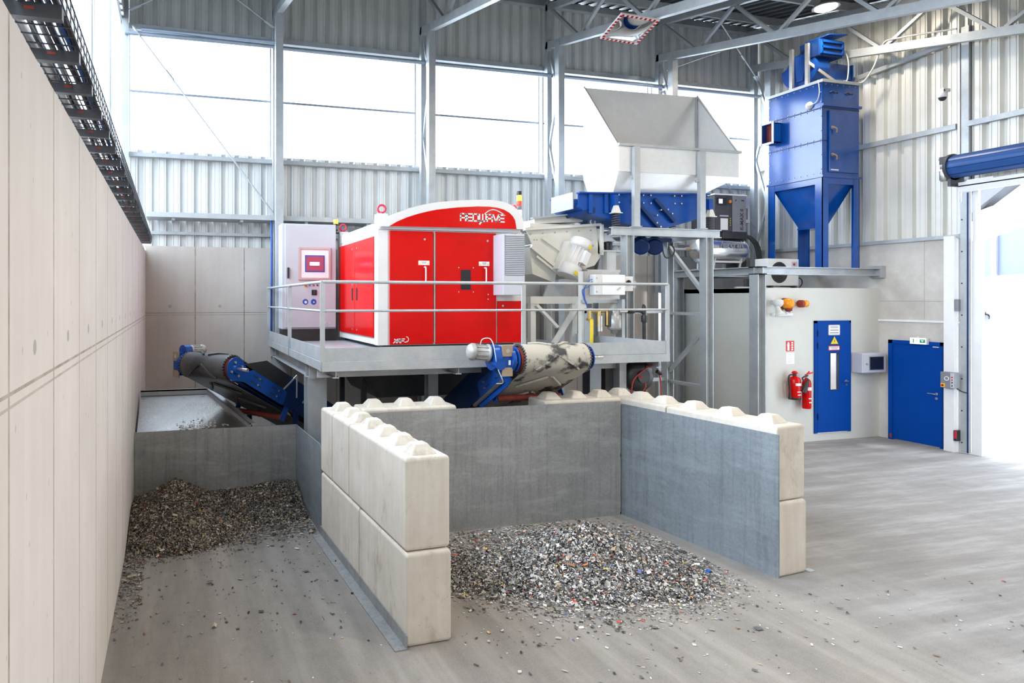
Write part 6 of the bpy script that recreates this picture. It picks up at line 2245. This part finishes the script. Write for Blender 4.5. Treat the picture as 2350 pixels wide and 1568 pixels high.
# ================================================================ compressor and air conditioner
t = thing('compressor_tank', 'silver air receiver tank on the steel gallery', 'air tank', (12.0, 12.0, 3.57))
ty, tz, tr2 = 12.0, 4.0, 0.30
MB().spin((11.30, ty, tz), (1, 0, 0), [(0.02, 0), (0.14, 0.02), (0.23, 0.06), (0.28, 0.12), (0.30, 0.19), (0.30, 1.19), (0.28, 1.26), (0.23, 1.32), (0.14, 1.36), (0.02, 1.38)], 32).build('tank', 'chrome', t)
m = MB()
for x in (11.62, 12.34):
    m.bar((x, ty - 0.22, 3.58), (x + 0.03, ty - 0.24, 3.82), 0.05, 0.012, (1, 0, 0)).bar((x, ty + 0.22, 3.58), (x + 0.03, ty + 0.24, 3.82), 0.05, 0.012, (1, 0, 0))
m.box(11.55, 12.45, ty - 0.26, ty - 0.20, 3.57, 3.59).box(11.62, 12.40, ty - 0.24, ty - 0.20, 3.72, 3.76).box(11.55, 12.45, ty + 0.20, ty + 0.26, 3.57, 3.59)
m.build('foot', 'trim_w', t)
lt = lettering('/aircraft', 0.20, face_front(11.74, ty - 0.312, 4.06), 'ink_grey', t, 'tank_lettering', 0.003, bold=0.004)
t = thing('screw_compressor', 'black and grey screw compressor cabinet on top of the silver tank', 'compressor', (12.1, 12.0, 4.3))
MB().box(11.70, 12.18, 11.82, 12.5, 4.42, 5.24).build('dark_housing', 'dark', t, bevel=0.012)
MB().box(12.18, 12.56, 11.80, 12.5, 4.42, 5.24).build('grey_panel', 'grey', t, bevel=0.012)
bpy.data.objects['grey_panel'].data.materials[0] = MAT['ltgrey2'] if 'ltgrey2' in MAT else MAT['grey']
MB().box(11.90, 12.56, 11.78, 12.5, 4.26, 4.42).build('base', 'black', t, bevel=0.01)
MB().box(11.68, 12.58, 11.80, 12.52, 5.24, 5.27).build('top_cover', 'trim_w', t)
s_ = MB().box(11.76, 12.02, 11.805, 11.822, 5.02, 5.18).build('display_frame', 'black', t)
MB().box(11.80, 11.90, 11.80, 11.806, 5.05, 5.15).build('display', 'display_b', s_)
MB().cyl((12.11, 11.82, 5.10), (12.11, 11.79, 5.10), 0.035, n=14).build('stop_button', 'orange', t)
MB().box(11.86, 12.06, 11.815, 11.822, 4.46, 4.72).build('notice_label', 'paper', t)
MB().box(11.84, 12.08, 11.816, 11.822, 4.76, 4.79).build('name_plate', 'ltgrey', t)
m = MB()
for k, z in enumerate((4.72, 4.67, 4.62, 4.57)):
    m.cyl((12.13, 11.82, z), (12.13, 11.812, z), 0.012, n=8)
m.build('status_lamps', 'yellow', t)
Mv = Matrix(((0, -1, 0, 12.47), (0, 0, -1, 11.797), (1, 0, 0, 4.46), (0, 0, 0, 1)))
lettering('K-MAX II', 0.125, Mv, 'ink', t, 'panel_lettering', 0.002, bold=0.003)
m = MB()
m.box(12.25, 12.28, 11.794, 11.80, 5.12, 5.15).box(12.42, 12.49, 11.794, 11.80, 5.12, 5.15)
m.build('panel_marks', 'ink', t)
MB().cyl((12.2, 12.0, 4.26), (12.2, 12.0, 4.30), 0.12, n=16).build('tank_flange', 'dark', t)
t = thing('air_dryer', 'small grey air dryer with a vent grille beside the compressor', 'air dryer', (12.7, 12.2, 4.7))
MB().box(12.58, 12.90, 12.02, 12.5, 4.66, 5.26).build('housing', 'ltgrey', t, bevel=0.01)
m = MB()
for k in range(6):
    m.box(12.64 + 0.033 * k, 12.655 + 0.033 * k, 12.012, 12.021, 4.74, 5.0)
m.build('vent_slots', 'dark', t)
MB().box(12.62, 12.74, 12.01, 12.021, 5.12, 5.24).build('control_panel', 'black', t)
MB().cyl((12.71, 12.01, 5.15), (12.71, 12.0, 5.15), 0.02, n=10).build('red_switch', 'red', t)
MB().box(12.60, 12.88, 12.1, 12.4, 3.57, 4.66).build('stand', 'dark', t)
for i in range(3):
    pts = [(12.5 + 0.03 * i, 11.98, 4.36), (12.66 + 0.05 * i, 11.9, 4.34), (12.86 + 0.05 * i, 11.86, 4.15), (12.93 + 0.04 * i, 11.84, 3.85), (12.97 + 0.03 * i, 11.84, 3.62)]
    tag(MB().tube(pts, 0.024).build('power_hose', 'cable'), 'black hose sagging from the compressor down to the gallery', 'hose', 'black hoses behind the filter tower leg')
t = thing('compressed_air_line', 'horizontal steel air line running from the tank towards the hopper stand', 'pipe', (10.7, 12.0, 4.0))
MB().cyl((10.2, 12.0, 4.02), (11.32, 12.0, 4.02), 0.028, n=12).build('pipe', 'galv', t)
MB().cyl((10.55, 12.0, 4.02), (10.68, 12.0, 4.02), 0.045, n=12).cyl((11.08, 12.0, 4.02), (11.2, 12.0, 4.02), 0.045, n=12).build('couplings', 'tan', t)
MB().tube([(10.4, 12.0, 4.0), (10.45, 11.98, 3.82), (10.62, 11.97, 3.76), (10.75, 11.98, 3.84), (10.78, 12.0, 4.0)], 0.010).build('flexible_hose', 'cable_w', t)
t = thing('air_conditioner_unit', 'white outdoor air conditioner unit under the blue tower on the room roof', 'air conditioner', (12.8, 11.3, RZ))
MB().box(12.36, 13.22, 11.08, 11.40, 3.19, 3.78).build('housing', 'trim_w', t, bevel=0.015)
m = MB()
for r in (0.06, 0.11, 0.16, 0.21):
    m.ring((12.68, 11.075, 3.48), (0, 1, 0), r, 0.006, 20)
for i in range(8):
    q = pi * i / 8
    m.bar((12.68 - 0.22 * cos(q), 11.073, 3.48 - 0.22 * sin(q)), (12.68 + 0.22 * cos(q), 11.073, 3.48 + 0.22 * sin(q)), 0.006, 0.006, (0, 1, 0))
m.build('fan_guard', 'dark', t)
MB().cyl((12.68, 11.085, 3.48), (12.68, 11.078, 3.48), 0.23, n=28).build('fan_opening', 'black', t)
MB().box(13.02, 13.16, 11.072, 11.08, 3.58, 3.72).build('label', 'ltgrey', t)
MB().cyl((13.08, 11.072, 3.66), (13.08, 11.068, 3.66), 0.03, n=12).build('red_emblem', 'ring', t)
m = MB().box(12.44, 12.50, 11.06, 11.42, RZ, 3.19).box(13.08, 13.14, 11.06, 11.42, RZ, 3.19)
m.build('feet', 'black', t)
MB().tube([(13.20, 11.2, 3.35), (13.34, 11.15, 3.36), (13.36, 11.12, 3.25), (13.25, 11.1, 3.15)], 0.012).build('refrigerant_pipe', 'cable', t)

# ================================================================ outdoors beyond the gate
t = thing('opposite_building', 'white building with a sky blue band seen through the open gate', 'building', (40.8, 23.2, 0))
A, B = Vector((43.2, 25.7, 0)), Vector((38.4, 20.8, 0))
dv = (B - A)
nn = Vector((dv.y, -dv.x, 0)).normalized()
if nn.dot(-A) < 0:
    nn = -nn


def wp(k, z, off=0.0):
    return A + dv * k + nn * off + Vector((0, 0, z))


k0, k1 = -3.5, 2.4


def lin(z0, z1, k):
    return z0 + (z1 - z0) * k


MB().prism([wp(k0, 0), wp(k1, 0), wp(k1, lin(7.37, 8.47, k1)), wp(k0, lin(7.37, 8.47, k0))], -nn * 0.4).build('facade', 'out_w', t)
MB().prism([wp(k0, 4.18, 0.04), wp(k1, 4.1, 0.04), wp(k1, lin(5.99, 6.34, k1), 0.04), wp(k0, lin(5.99, 6.34, k0), 0.04)], -nn * 0.04).build('blue_band', 'out_b', t)
MB().prism([wp(k0, lin(7.37, 8.47, k0)), wp(k1, lin(7.37, 8.47, k1)), wp(k1, lin(10.4, 12.0, k1)), wp(k0, lin(10.4, 12.0, k0))], nn * 0.5).build('eaves', 'out_g', t)
for j in range(3):
    z_ = 8.1 + 0.75 * j
    MB().bar(wp(-1.2, z_ - 1.0, 0.6), wp(0.62 - 0.2 * j, z_ + 1.2 - 0.2 * j, 0.6), 0.12, 0.22).build('roof_purlin', 'bluegrey', t)
MB().tube([wp(0.5, 0.0, 0.2), wp(0.5, 7.0, 0.2), wp(0.49, 7.45, 0.2), wp(0.44, 7.6, 0.2), wp(-0.6, 7.5, 0.2)], 0.11).build('downpipe', 'trim_w', t)
t = thing('storage_bay_wall', 'white bay wall outside in front of the building with the blue band', 'wall', (35.0, 20.0, 0))
MB().prism([wp(-1.0, 0, 4.0), wp(1.8, 0, 4.0), wp(1.8, 3.05, 4.0), wp(-1.0, 3.05, 4.0)], -nn * 0.4).build('bay_wall', 'out_w', t)


def h_out(x, y):
    import numpy as np
    c_ = wp(0.22, 0, 2.0)
    return np.maximum(0, np.minimum(3.85, 4.7 - 1.3 * np.sqrt((x - c_.x) ** 2 + (y - c_.y) ** 2)))


c_ = wp(0.22, 0, 2.0)
heap('scrap_heap', 'speckled scrap heap rising behind the white bay wall outside', h_out, (c_.x - 1.9, c_.x + 1.9, c_.y - 1.9, c_.y + 1.9), 2600, 'scrap_d', 0.16, 12, 'rawheap', flat)
